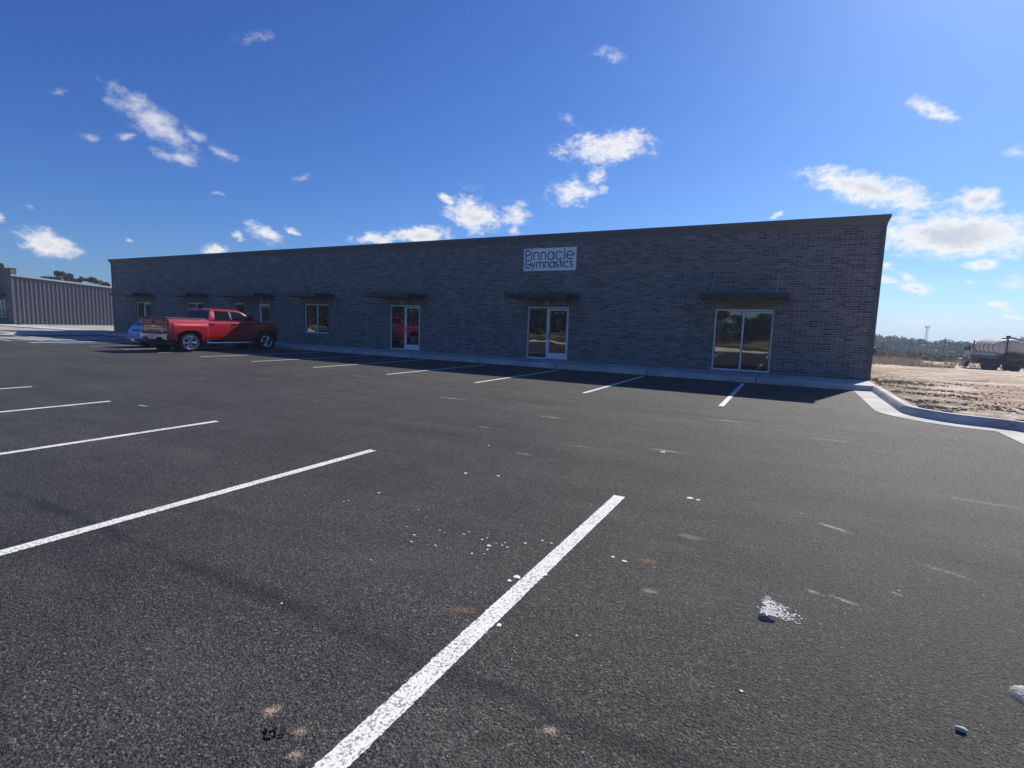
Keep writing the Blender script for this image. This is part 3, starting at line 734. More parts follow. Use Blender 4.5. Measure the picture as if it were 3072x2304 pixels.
def make_pickup(loc, sc):
    t = empty('pickup_truck', loc, 'red crew cab pickup truck with black bed cover parked nose to the building', 'pickup', world_parts=False, sc=sc)
    ar, af = superarch(.40, .53, 0, 3.2, .98), superarch(.40, .53, 3.645, 3.2, .98)
    def zlo(y): return max(interp([(-1.12, .58), (-.6, .52), (.6, .50), (3.1, .50), (4.3, .42), (4.62, .45)], y), ar(y), af(y))
    def zhi(y): return interp([(-1.14, 1.37), (-1.05, 1.385), (.70, 1.385), (1.0, 1.37), (3.0, 1.33), (3.3, 1.33), (3.9, 1.30), (4.35, 1.24), (4.55, 1.16), (4.66, 1.0)], y)
    def hw(y, z):
        w = .955 + .03*math.sin(PI*min(1, max(0, (z-.45)/.85)))
        w -= .05*smooth(1.15, 1.40, z)**2 + .03*smooth(.62, .42, z)
        for yc in (0, 3.645):
            w += .042*smooth(.92, .66, abs(y-yc))*smooth(1.20, 1.10, z)
        w -= .13*smooth(4.15, 4.68, y)**1.5 + .03*smooth(-1.0, -1.16, y)
        return w
    ys_ = frange(-1.14, 4.66, .045)
    shell(ys_, zlo, zhi, hw, 14, 8, .02).build('body', M['red'], t, 38)
    # cab
    prof = [(.82, 1.36), (.86, 1.40), (1.0, 1.79), (1.09, 1.835), (1.3, 1.865), (1.8, 1.87), (2.15, 1.845), (2.38, 1.79), (3.05, 1.42), (3.2, 1.34)]
    def czhi(y): return interp(prof, y)
    def chw(y, z): return .945 - .17*smooth(1.33, 1.87, z)**1.1 - .035*smooth(2.3, 3.2, y) - .02*smooth(1.05, .82, y)
    shell(frange(.82, 3.2, .05), lambda y: 1.325, czhi, chw, 8, 8, .018).build('cab', M['red'], t, 40)
    def strip(y0, y1, inset, off, name, mat):
        rows = []
        for y in frange(y0, y1, .04):
            z = czhi(y); sl = (czhi(y+.01)-czhi(y-.01))/.02; n = Vector((-sl, 1)).normalized()
            w = chw(y, z) - inset
            rows.append([(w*k/5, y + n.x*off, z + n.y*off + .018*(1-(k/5)**2)) for k in range(-5, 6)])
        return MB().grid(rows).build(name, mat, t, 60)
    strip(2.44, 3.05, .05, .008, 'windscreen', M['carglass'])
    strip(.84, .985, .07, .010, 'rear_window', M['carglass'])
    MB().box(-.09, .09, 1.02, 1.08, 1.845, 1.868).build('brake_light', M['lamp'], t)
    for s in (1, -1):
        side_patch([(1.12, 1.40), (1.82, 1.385), (1.82, 1.765), (1.18, 1.775)], chw, s, .006).build('side_window', M['carglass'], t, 60)
        side_patch([(1.92, 1.385), (2.98, 1.36), (2.37, 1.735), (1.92, 1.765)], chw, s, .006).build('side_window', M['carglass'], t, 60)
        side_patch([(1.83, 1.385), (1.90, 1.385), (1.90, 1.76), (1.83, 1.76)], chw, s, .006, nu=1).build('door_pillar', M['black'], t)
        side_patch([(1.06, 1.365), (3.04, 1.335), (3.04, 1.352), (1.06, 1.384)], chw, s, .012, nu=8, nv=1).build('belt_moulding', M['chrome'], t)
        for a, b in ((.86, 1.84), (1.875, 2.98)):
            zl = .53
            a2 = max(a, .86)
            d = side_patch([(a2, zl), (b, zl), (b, 1.335), (a, 1.35)], hw, s, .007, nu=8, nv=10).build('door', M['red'], t, 60)
            MB().box(*sorted((s*(hw(a+.1, 1.2)+.005), s*(hw(a+.1, 1.2)+.045))), a+.05, a+.24, 1.205, 1.235).build('handle', M['chrome'], d, bevel=.008)
        side_patch([(.62, .60), (3.08, .60), (3.08, .625), (.62, .625)], hw, s, .016, nu=10, nv=1).build('body_moulding', M['chrome'], t)
        MB().tube([(s*.93, .75, .40), (s*1.0, .95, .36), (s*1.0, 2.75, .36), (s*.93, 2.95, .40)], .045, 10).build('step_bar', M['chrome'], t, 60)
        for yc in (0, 3.645):
            rows = []
            for k in range(25):
                y = yc - .545 + 1.09*k/24
                q = abs(y-yc)/.545; z = .40 + .545*.98*max(0, 1-q**3.2)**(1/3.2)
                z = max(z, .47)
                w = hw(y, max(z, .5))
                n = .05 if q < .9 else .03
                rows.append([(s*(w-.06), y, z-.03), (s*(w+.022), y, z-.02), (s*(w+.018), yc+(y-yc)*1.03, z+n)])
            MB().grid(rows).build('arch_trim', M['black'] if yc else M['red'], t, 60)
            wheel(t, s*.86, yc, .405, .27, .275, s)
            # dark wheel well
            MB().lathe([(-.2, .52), (.17, .52)], 20, (s*.74, yc, .45)).build('wheel_well', M['black'], t)
        MB().box(*sorted((s*.80, s*.965)), -1.165, -1.0, .80, 1.30).build('tail_light', M['lamp'], t, bevel=.02)
        MB().box(*sorted((s*.835, s*.86)), -1.172, -1.160, .86, 1.26).box(*sorted((s*.90, s*.925)), -1.172, -1.160, .86, 1.26).build('lamp_trim', M['lens'], t)
        # mirror
        MB().box(*sorted((s*.93, s*1.16)), 2.72, 2.84, 1.38, 1.60).build('mirror', M['black'], t, bevel=.03)
        MB().box(*sorted((s*.70, s*.90)), 4.58, 4.64, .92, 1.10).build('headlight', M['lens'], t, bevel=.02)
        MB().box(*sorted((s*.72, s*.98)), -1.32, -1.10, .52, .76).build('bumper_end', M['chrome'], t, bevel=.03)
    tg = MB().box(-.78, .78, -1.172, -1.13, .79, 1.36).build('tailgate', M['red'], t, bevel=.015)
    MB().box(-.12, .12, -1.18, -1.165, 1.18, 1.28).build('handle', M['black'], tg)
    MB().box(-.70, .70, -1.178, -1.165, 1.045, 1.065).build('trim_strip', M['chrome'], tg)
    for bb in ((-.70, -.45, -1.176, -1.168, .865, .885), (.50, .70, -1.176, -1.168, .865, .885), (-.12, .12, -1.18, -1.168, 1.03, 1.09)): MB().box(*bb).build('badge', M['chrome'], tg)
    MB().prism([(-.72, .745), (.72, .745), (.72, .60), (.36, .60), (.30, .50), (-.30, .50), (-.36, .60), (-.72, .60)][::-1], 'y', -1.31, -1.13).build('rear_bumper', M['chrome'], t, bevel=.025)
    MB().box(-.16, .16, -1.318, -1.309, .58, .70).build('number_plate', M['white'], t)
    MB().box(-.71, .71, -1.315, -1.18, .746, .76).build('bumper_step', M['black'], t)
    MB().box(-.86, .86, -1.14, .80, 1.388, 1.432).build('bed_cover', M['tonneau'], t, bevel=.02)
    MB().box(-.62, .62, 4.60, 4.68, .74, 1.14).build('grille', M['black'], t, bevel=.03)
    MB().box(-.88, .88, 4.42, 4.74, .42, .66).build('front_bumper', M['chrome'], t, bevel=.06)
    MB().box(-.80, .80, -1.0, 4.4, .30, .56).build('chassis', M['chassis'], t)
    def ymap(y): return -.55 + (y+.55)*.57 if y < -.55 else 4.18 + (y-4.18)*.42 if y > 4.18 else y
    for o in t.children_recursive:
        if o.type == 'MESH' and not (o.parent and o.parent.name.startswith('wheel')):
            for v in o.data.vertices: v.co.y = ymap(v.co.y)
            o.data.update()
    return t
make_pickup((-20.72, -6.46, 0), .889)

def make_hatch(loc, sc):
    t = empty('hatchback_car', loc, 'light blue compact hatchback half hidden behind the red pickup', 'car', world_parts=False, sc=sc)
    ar, af = superarch(.32, .40, 0, 2.2), superarch(.32, .40, 2.55, 2.2)
    def zlo(y): return max(interp([(-.80, .36), (-.6, .24), (3.0, .20), (3.3, .28)], y), ar(y), af(y))
    def zhi(y): return interp([(-.80, .70), (-.74, .88), (-.55, .94), (0, .95), (2.1, .92), (2.7, .88), (3.1, .76), (3.3, .58)], y)
    def hw(y, z):
        w = .83 + .035*math.sin(PI*min(1, max(0, (z-.2)/.8))) - .07*smooth(.8, 1.05, z)
        return w - .20*smooth(2.6, 3.3, y)**1.5 - .18*smooth(-.35, -.82, y)**1.6 + .02*smooth(.6, .4, min(abs(y), abs(y-2.55)))
    shell(frange(-.80, 3.3, .05), zlo, zhi, hw, 12, 6, .03).build('body', M['blue'], t, 45)
    prof = [(-.72, .90), (-.5, 1.10), (-.28, 1.24), (0, 1.29), (.6, 1.325), (1.1, 1.30), (2.0, .96), (2.15, .90)]
    def czhi(y): return interp(prof, y)
    def chw(y, z): return .80 - .20*smooth(.9, 1.32, z) - .16*smooth(-.1, -.72, y) - .05*smooth(1.2, 2.1, y)
    shell(frange(-.72, 2.15, .06), lambda y: .86, czhi, chw, 6, 6, .02).build('cabin', M['blue'], t, 45)
    def strip(y0, y1, inset, name):
        rows = []
        for y in frange(y0, y1, .04):
            z = czhi(y); sl = (czhi(y+.01)-czhi(y-.01))/.02; n = Vector((-sl, 1)).normalized(); w = chw(y, z)-inset
            rows.append([(w*k/4, y+n.x*.008, z+n.y*.008+.02*(1-(k/4)**2)) for k in range(-4, 5)])
        MB().grid(rows).build(name, M['carglass'], t, 60)
    strip(-.60, -.33, .07, 'rear_window'); strip(1.2, 1.98, .06, 'windscreen')
    for s in (1, -1):
        side_patch([(-.30, .95), (.75, .94), (.75, 1.25), (-.05, 1.21)], chw, s, .006).build('side_window', M['carglass'], t)
        side_patch([(.85, .94), (1.72, .93), (1.15, 1.22), (.85, 1.25)], chw, s, .006).build('side_window', M['carglass'], t)
        rows = []
        side_patch([(-.60, .76), (-.45, .76), (-.45, .94), (-.60, .92)], hw, s, .012, nu=3, nv=3).build('tail_light', M['lamp'], t)
        MB().box(*sorted((s*.78, s*.98)), 1.75, 1.87, .95, 1.07).build('mirror', M['blue'], t, bevel=.03)
        MB().box(*sorted((s*.45, s*.62)), 3.14, 3.24, .58, .70).build('headlight', M['lens'], t, bevel=.02)
        for yc in (0, 2.55): wheel(t, s*.745, yc, .31, .2, .20, s, 7, 'steel')
    MB().box(-.20, .20, -.832, -.79, .60, .72).build('number_plate', M['white'], t, bevel=.005)
    MB().prism([(-.62, .36), (.62, .36), (.70, .44), (.70, .56), (.60, .60), (-.60, .60), (-.70, .56), (-.70, .44)], 'y', -.89, -.55).build('rear_bumper', M['blue'], t, bevel=.07)
    MB().box(-.33, .33, -.805, -.78, .74, .80).build('boot_recess', M['black'], t, bevel=.01)
    MB().box(-.6, .6, -.5, 3.1, .2, .4).build('underbody', M['chassis'], t)
    return t
make_hatch((-23.62, -5.72, 0), .889)

def make_tanker(loc, sc, rz):
    t = empty('water_truck', loc, 'dusty white water tank truck with beige banded tank standing on the dirt at right', 'truck', world_parts=False, sc=sc, rz=rz)
    MB().box(-.42, -.30, -1.9, 6.4, .78, 1.0).box(.30, .42, -1.9, 6.4, .78, 1.0).build('chassis', M['chassis'], t)
    MB().box(-1.17, 1.17, -2.1, 3.7, 1.12, 1.36).build('deck', M['rust'], t, bevel=.02)
    for s in (1, -1):
        for y in (-.66, .66):
            for x in (.98, .66): wheel(t, s*x, y, .5, .26, .28, s, 5, 'chassis')
        wheel(t, s*1.0, 4.95, .5, .28, .28, s, 5, 'steel')
        MB().box(*sorted((s*.62, s*1.2)), -1.75, -1.72, .35, 1.12).build('mud_flap', M['black'], t)
        MB().box(*sorted((s*.80, s*1.12)), 1.7, 3.3, .55, 1.1).build('fuel_tank', M['chassis'], t, bevel=.05)
        MB().prism([(4.25, .62), (4.33, .95), (4.62, 1.13), (5.28, 1.13), (5.56, .95), (5.62, .62), (5.52, .62), (5.46, .88), (5.22, 1.05), (4.68, 1.05), (4.44, .88), (4.36, .62)], 'x', s*.72, s*1.16).build('mudguard', M['truckwhite'], t)
        MB().tube([(s*.95, 3.62, 1.0), (s*.95, 3.62, 2.75)], .07, 10).build('exhaust_stack', M['rust'], t, 60)
        MB().box(*sorted((s*1.15, s*1.38)), 4.55, 4.62, 1.7, 2.1).build('mirror', M['black'], t, bevel=.02)
        MB().box(*sorted((s*.95, s*1.12)), -2.16, -2.10, 1.16, 1.3).build('tail_light', M['lamp'], t)
    c = MB().prism([(3.72, .85), (3.72, 2.42), (3.85, 2.52), (4.75, 2.52), (5.0, 2.42), (5.25, 1.72), (5.25, .85)], 'x', -1.08, 1.08).build('cab', M['truckwhite'], t, bevel=.06)
    for s in (1, -1): MB().prism([(3.95, 1.72), (5.05, 1.72), (4.85, 2.32), (3.95, 2.32)], 'x', s*1.083, s*1.09).build('window', M['carglass'], c)
    MB().box(-.85, .85, 3.712, 3.719, 1.75, 2.3).build('rear_window', M['carglass'], c)
    MB().prism([(5.25, .80), (5.25, 1.66), (6.3, 1.52), (6.55, 1.40), (6.55, .80)], 'x', -.80, .80).build('bonnet', M['truckwhite'], t, bevel=.07)
    MB().box(-1.12, 1.12, 6.5, 6.7, .55, .82).build('front_bumper', M['steel'], t, bevel=.03)
    A, Bz, cz = 1.08, .80, 2.16
    rows = []
    for y, k in ((-1.72, .0), (-1.715, .35), (-1.69, .65), (-1.63, .85), (-1.52, .96), (-1.35, 1.0), (-.6, 1.0), (.4, 1.0), (1.4, 1.0), (2.4, 1.0), (3.1, 1.0), (3.3, .95), (3.42, .8), (3.46, .4), (3.47, 0)):
        rows.append([(A*k*math.cos(a), y, cz + Bz*k*math.sin(a)) for a in [2*PI*i/40 for i in range(41)]])
    tk = MB().grid(rows).build('tank', M['tank'], t, 50)
    for y in (-1.0, .0, 1.0, 1.9, 2.8):
        MB().grid([[((A+e)*math.cos(a), y+w, cz+(Bz+e)*math.sin(a)) for a in [2*PI*i/40 for i in range(41)]] for w, e in ((-.05, 0), (-.05, .02), (.05, .02), (.05, 0))]).build('band', M['rust'], tk, 30)
    MB().prism([(-1.1, 1.36), (1.1, 1.36), (1.0, 1.66), (-1.0, 1.66)], 'y', -1.55, 3.3).build('cradle', M['truckwhite'], t, bevel=.02)
    MB().box(-1.16, -.3, 3.15, 3.62, 1.37, 2.0).build('toolbox', M['truckwhite'], t, bevel=.04)
    MB().tube([(-.35, -1.80, 1.36), (-.35, -1.80, 3.18)], .055, 10).tube([(-.35, -1.80, 3.05), (-.1, -.9, 3.05), (0, .4, 3.0)], .05, 8).box(-.48, -.22, -1.92, -1.68, 3.05, 3.28).build('filler_pipe', M['rust'], t, 50)
    m = MB()
    r2 = random.Random(3)
    for k in range(5):
        z = 1.40 + k*.07; ph = r2.uniform(0, 6)
        m.tube([((.78-.05*k)*math.cos(a+ph)+.2, -1.86 + .16*math.sin(a+ph), z+.03*math.sin(3*a)) for a in [2*PI*i/24 for i in range(24)]], .05, 6)
    m.build('hose', M['black'], t, 60)
    MB().box(-1.15, 1.15, -2.05, -1.95, .62, .74).box(-.9, -.8, -2.0, -1.95, .74, 1.12).box(.8, .9, -2.0, -1.95, .74, 1.12).box(-.3, .3, -2.0, -1.7, .55, 1.1).build('spray_bar', M['chassis'], t)
    MB().lathe([(-.02, 0), (-.02, .2), (0, .22)], 20, (-.62, -1.70, 1.86), 'y').build('sun_glow_spot', M['white'], t)  # white disc standing in for sunlight glowing through the tank end
    return t
tanker_xy = (15.6, 39.9)
make_tanker((*tanker_xy, T(*tanker_xy) - .02), .889, math.radians(5))

# ------------------------------------------------------------------ vegetation
def leaves(m, c, r, n, size, R, flat=1.0, up=0.0):
    """n leaf-clump quads filling an ellipsoid of radii r around c, denser near the surface"""
    for _ in range(n):
        d = Vector((R.gauss(0, 1), R.gauss(0, 1), R.gauss(0, 1))).normalized() * (R.random()**.45)
        p = Vector((c[0]+d.x*r[0], c[1]+d.y*r[1], c[2]+d.z*r[2]))
        a = Vector((R.gauss(0, 1), R.gauss(0, 1), R.gauss(0, 1)*flat)).normalized(); b = a.orthogonal().normalized(); b = (b*R.uniform(.4, .9) + a.cross(b)*R.uniform(-.4, .4))
        s = size*R.uniform(.5, 1.4)
        m.add([p-a*s*.5, p+b*s*.35, p+a*s*.55, p-b*s*.35], [(0, 1, 2, 3)])

def pine(x, y, H, seed, label):
    R = random.Random(seed); z0 = T(x, y) - .1
    t = empty('pine_tree', (x, y, z0), label, 'tree', 'pines behind the steel building')
    m = MB(); lean = R.uniform(-.25, .25)
    pts = [(x + lean*k/6 + R.uniform(-.05, .05), y, z0 + H*.95*k/6) for k in range(7)]
    m.tube(pts, .17, 8, .04); cm = MB()
    for k in range(14):
        f = R.uniform(.52, .98); h = z0 + H*f; a = R.uniform(0, 6.3); L = (1.25-f)*H*.30*R.uniform(.6, 1.2)
        bx = x + lean*f; e = (bx + math.cos(a)*L, y + math.sin(a)*L, h + L*.35)
        m.tube([(bx, y, h-.1), e], .05, 5, .015)
        s = R.uniform(.45, .8)*H/8
        leaves(cm, e, (s*1.15, s*1.15, s*.6), 170, .26*H/8, R)
        if R.random() < .6: leaves(cm, (bx+math.cos(a)*L*.55, y+math.sin(a)*L*.55, h+L*.25), (s*.7, s*.7, s*.45), 80, .24*H/8, R)
    leaves(cm, (x+lean, y, z0+H*.98), (.5*H/8, .5*H/8, .45*H/8), 150, .24*H/8, R)
    m.build('trunk', M['bark'], t, 60); cm.build('crown', M['pine'], t, fix=False)
def polar(az, d): return d*math.sin(math.radians(az)), -18.014 + d*math.cos(math.radians(az))
for i, (az, d, sl, lb) in enumerate([(-68.6, 108, .0535, 'tallest pine with open crown showing above the sloping steel roof'), (-69.35, 104, .0462, 'small pine left of the tallest one above the steel roof'), (-67.45, 112, .0480, 'round pine right of the tallest one above the steel roof'),
                                     (-66.6, 110, .0475, 'pine with twin clumps, right of the round pine, above the low end of the roof'), (-65.9, 118, .0425, 'low pine nearest the corner of the brick building above the roof end'),
                                     (-72.3, 100, .0590, 'pine top behind the brick parapet at the far left edge'), (-67.95, 122, .0455, 'pine half hidden behind the tallest one and the round one')]):
    x, y = polar(az, d); pine(x, y, 1.4 + sl*d + .1, 20+i, lb)

def forest(name, label, spots, mat, seed, nleaf, leafsize):
    R = random.Random(seed); m = MB()
    for x, y, ztop, w in spots:
        z0 = T(x, y); H = max(3, ztop - z0)
        m.tube([(x, y, z0-.2), (x, y, z0+H*.8)], .2, 5, .06)
        for k in range(7):
            a = R.uniform(0, 6.3); q = R.uniform(0, 1)
            c = (x + math.cos(a)*w*.5*(1-q*.6), y + math.sin(a)*w*.5*(1-q*.6), z0 + H*(.42 + .5*q))
            leaves(m, c, (w*.38, w*.38, H*.13), nleaf//7, leafsize, R)
        leaves(m, (x, y, z0+H*.25), (w*.6, w*.6, H*.28), nleaf//5, leafsize*1.2, R)
    o = m.build(name, mat, fix=False); return tag(o, label, 'woods', kind='stuff')
R = random.Random(11); sp = []
tops = [(3, .0060), (6.7, .0058), (7.6, .0050), (8.2, .0015), (9.2, .0012), (10, .0008), (11.2, 0.0), (12, -.0030), (12.8, -.0022), (13.6, -.0018), (14.6, .0040), (15.5, .0065), (17, .0070), (22, .005)]
for i in range(150):
    az = R.uniform(3, 24); d = R.uniform(205, 270)
    x, y = polar(az, d); back = (d-205)/65
    sp.append((x, y, 1.4 + d*(interp(tops, az) - .006*R.random()*(1.3-back)), R.uniform(4, 7)))
forest('woodland', 'hazy blue green wood along the skyline beyond the dirt lot', sp, M['woods'], 12, 260, 1.0)
sp = []
for i in range(230):
    x = R.uniform(-230, 45); far = smooth(-45, -10, x)
    y = R.uniform(-84, -72) - far*R.uniform(45, 85)
    d = 18 - y
    sp.append((x, y, 1.4 + d*(.031*far + .066*(1-far))*R.uniform(.72, 1.08), R.uniform(3.5, 6)))
o = forest('woodland', 'dark wood mirrored in the shop windows, beyond the lawn on the camera side', sp, M['woods'], 13, 620, .95)

# scrub thicket between the dirt and the far wood, weeds in front of it
m = MB(); R = random.Random(5)
for i in range(210):
    az = R.uniform(4.5, 20); d = R.uniform(86, 112); x, y = polar(az, d)
    h = R.uniform(.75, 1.5)*(1.2 - .03*(az-6))*(1 + .25*noise.noise((az*1.3, d*.2, 0))); w = R.uniform(.8, 1.7); z0 = T(x, y) - .2
    leaves(m, (x, y, z0+h*.5), (w, w, h*.62), 150, .30, R)
    if R.random() < .3: m.tube([(x, y, z0), (x+R.uniform(-.3, .3), y, z0+h*1.3)], .03, 4, .01)
tag(m.build('scrub', M['scrub'], fix=False), 'dense thicket of dark scrub and brown brush along the back of the dirt lot', 'scrub', kind='stuff')
m = MB()
for i in range(5200):
    az = R.uniform(4.5, 13) if R.random() < .75 else R.uniform(8, 19); d = R.uniform(50, 88)
    x, y = polar(az, d)
    if noise.noise((x*.35, y*.12, 7)) < (-.25 if az < 10.2 else .12): continue
    z0 = T(x, y) - .05; h = R.uniform(.2, .65); a = R.uniform(0, 3.2); w = R.uniform(.02, .05); lx, ly = R.gauss(0, .12), R.gauss(0, .12)
    m.add([(x-w*math.cos(a), y-w*math.sin(a), z0), (x+w*math.cos(a), y+w*math.sin(a), z0), (x+lx, y+ly, z0+h)], [(0, 1, 2)])
tag(m.build('dry_grass', M['drygrass'], fix=False), 'pale dry weeds standing on the dirt in front of the scrub', 'dry grass', kind='stuff')

# ------------------------------------------------------------------ pole and mast
x, y = polar(11.4, 150); z0 = T(x, y)
p = empty('utility_pole', (x, y, z0), 'thin leaning wooden utility pole rising from the scrub left of the tank truck', 'pole')
MB().tube([(x-.1, y, z0), (x+.25, y, 1.65)], .16, 8, .11).build('post', M['wood'], p, 60)
MB().tube([(x-.7, y, 1.05), (x+1.1, y, 1.28)], .07, 6).build('crossarm', M['wood'], p)
x, y = polar(10.2, 400); z0 = T(x, y); top = 1.4 + .0188*400
p = empty('cell_tower', (x, y, z0), 'tall slim lattice mast with a flat antenna head above the far wood', 'tower')
m = MB(); H = top - z0
for k in range(3):
    a = 2*PI*k/3; m.tube([(x+.9*math.cos(a), y+.9*math.sin(a), z0), (x+.45*math.cos(a), y+.45*math.sin(a), top)], .10, 5)
for j in range(14):
    f0, f1 = j/14, (j+1)/14
    for k in range(3):
        a, b = 2*PI*k/3, 2*PI*(k+1)/3; r0, r1 = .9-.45*f0, .9-.45*f1
        m.tube([(x+r0*math.cos(a), y+r0*math.sin(a), z0+H*f0), (x+r1*math.cos(b), y+r1*math.sin(b), z0+H*f1)], .05, 4)
m.build('mast', M['steel'], p)
m = MB()
for k in range(3):
    a = 2*PI*k/3 + .3; m.tube([(x+0.95*math.cos(a), y+0.95*math.sin(a), top-.9), (x+0.95*math.cos(a+2.09), y+0.95*math.sin(a+2.09), top-.9)], .08, 5)
    for q in (-.5, .5):
        cx, cy = x+0.95*math.cos(a+1.05)-q*math.sin(a+1.05), y+0.95*math.sin(a+1.05)+q*math.cos(a+1.05); m.box(cx-.13, cx+.13, cy-.13, cy+.13, top-1.5, top-.1)
m.build('antenna_head', M['steel'], p)

# ------------------------------------------------------------------ litter and paint drops on the asphalt
def wrinkled(cx, cy, rx, ry, h, n, seed, z0=.0):
    rows = []
    for i in range(n+1):
        r = []
        for j in range(n+1):
            u, v = 2*i/n-1, 2*j/n-1; rr = max(abs(u), abs(v)); q = math.hypot(u, v) or 1; k = rr/q
            u2, v2 = u*k, v*k
            e = 1 + .28*noise.noise((u2*1.6+seed, v2*1.6, 1))
            z = h*(1-rr)*(.9+.9*abs(noise.noise((u2*2.1, v2*2.1+seed, 2)))) + .35*h*abs(noise.noise((u2*5, v2*5, seed))) + .012
            r.append((cx + u2*rx*e, cy + v2*ry*e, z0 + max(.004, z*(1 if rr < 1 else .4))))
        rows.append(r)
    return MB().grid(rows)
tag(wrinkled(.99, -15.355, .115, .075, .036, 22, 3).build('plastic_bag', M['plastic'], smooth_deg=25), 'crumpled white plastic bag lying on the asphalt at the right edge', 'bag')
m = MB(); m.add([(.65 + v[0]*.021, -15.715 + v[1]*.013, .009 + v[2]*.011) for v in ico_v], ico_f)
tag(m.build('pebble', M['pebble'], smooth_deg=70), 'small pale pebble on the asphalt below the crumpled plastic bag', 'stone')
m = MB()
m.tube([(-1.445 + .022*math.cos(a) + .006*math.cos(3*a), -16.955 + .016*math.sin(2*a*.5) + .010*math.sin(2*a), .006 + .003*math.sin(a*2)) for a in [2*PI*k/28 for k in range(27)]] , .0028, 6)
m.tube([(-1.425, -16.95, .006), (-1.415, -16.93, .008), (-1.40, -16.925, .007), (-1.395, -16.94, .006), (-1.41, -16.95, .007)], .0028, 6)
tag(m.build('cord', M['black'], smooth_deg=60), 'small black twist of cord lying between the pale stains near the camera', 'cord')
def drops(pts, mat, R, zc=.0052):
    m = MB()
    for x, y, r in pts:
        n = 7; a0 = R.uniform(0, 6)
        m.add([(x + r*R.uniform(.6, 1.25)*math.cos(a0+2*PI*k/n), y + r*R.uniform(.5, 1.1)*math.sin(a0+2*PI*k/n), .0035) for k in range(n)] + [(x, y, zc)], [(k, (k+1) % n, n) for k in range(n)])
    return m
R = random.Random(9)
pts = [(-1.59,-15.27,.016), (-1.41,-15.11,.012), (-2.09,-15.39,.01), (-2.87,-14.87,.014), (-1.24,-15.54,.022), (-1.20,-15.53,.013), (-1.12,-15.43,.016), (-1.26,-15.60,.015), (-.65,-13.55,.03), (-.58,-13.56,.02), (-.86,-15.0,.014), (-.78,-15.02,.016),
       (-1.10,-16.0,.013), (-1.2,-12.0,.03), (-2.6,-14.0,.02), (-2.3,-13.9,.016), (-3.0,-12.9,.02)]
for _ in range(34): pts.append((R.gauss(-1.7, .55), R.gauss(-15.15, .28), R.uniform(.004, .011)))
for _ in range(26): pts.append((R.uniform(-3.4, 1.6), R.uniform(-16.6, -12.5), R.uniform(.003, .008)))
tag(drops(pts, None, R).build('paint_flecks', M['fleck'], fix=False), 'white paint flecks spattered over the asphalt between the near lines', 'paint flecks', kind='stuff')
ps = empty('paint_splash', (.05, -15.15, 0), 'ragged silver and navy paint splash on the asphalt right of the nearest line', 'paint stain')
pts = []
for _ in range(520):
    t_ = R.random(); pts.append((-.01 + .17*t_*R.random() + R.gauss(0, .012), -15.215 + R.uniform(0, .20)*(1-t_*.55) + R.gauss(0, .008) - .02*t_, R.uniform(.002, .0065)))
drops([(a, b, r) for a, b, r in pts], None, R, .0037).build('silver_paint', M['silverp'], ps, fix=False)
drops([(-.005 + R.gauss(0, .016), -15.268 + R.gauss(0, .009), R.uniform(.006, .014)) for _ in range(40)], None, R, .0042).build('navy_paint', M['navyp'], ps, fix=False)

# ------------------------------------------------------------------ sun, sky, air
SUN = Vector((.2164, .7468, .6289)).normalized()
EL, AZ = math.asin(SUN.z), math.atan2(SUN.x, SUN.y)
ld = bpy.data.lights.new('sun', 'SUN'); ld.energy = 4.9; ld.angle = math.radians(.53); ld.color = (1, .94, .835)
lo = bpy.data.objects.new('sun', ld); COL.objects.link(lo); lo.rotation_euler = SUN.to_track_quat('Z', 'Y').to_euler(); lo.location = (20, 40, 60)

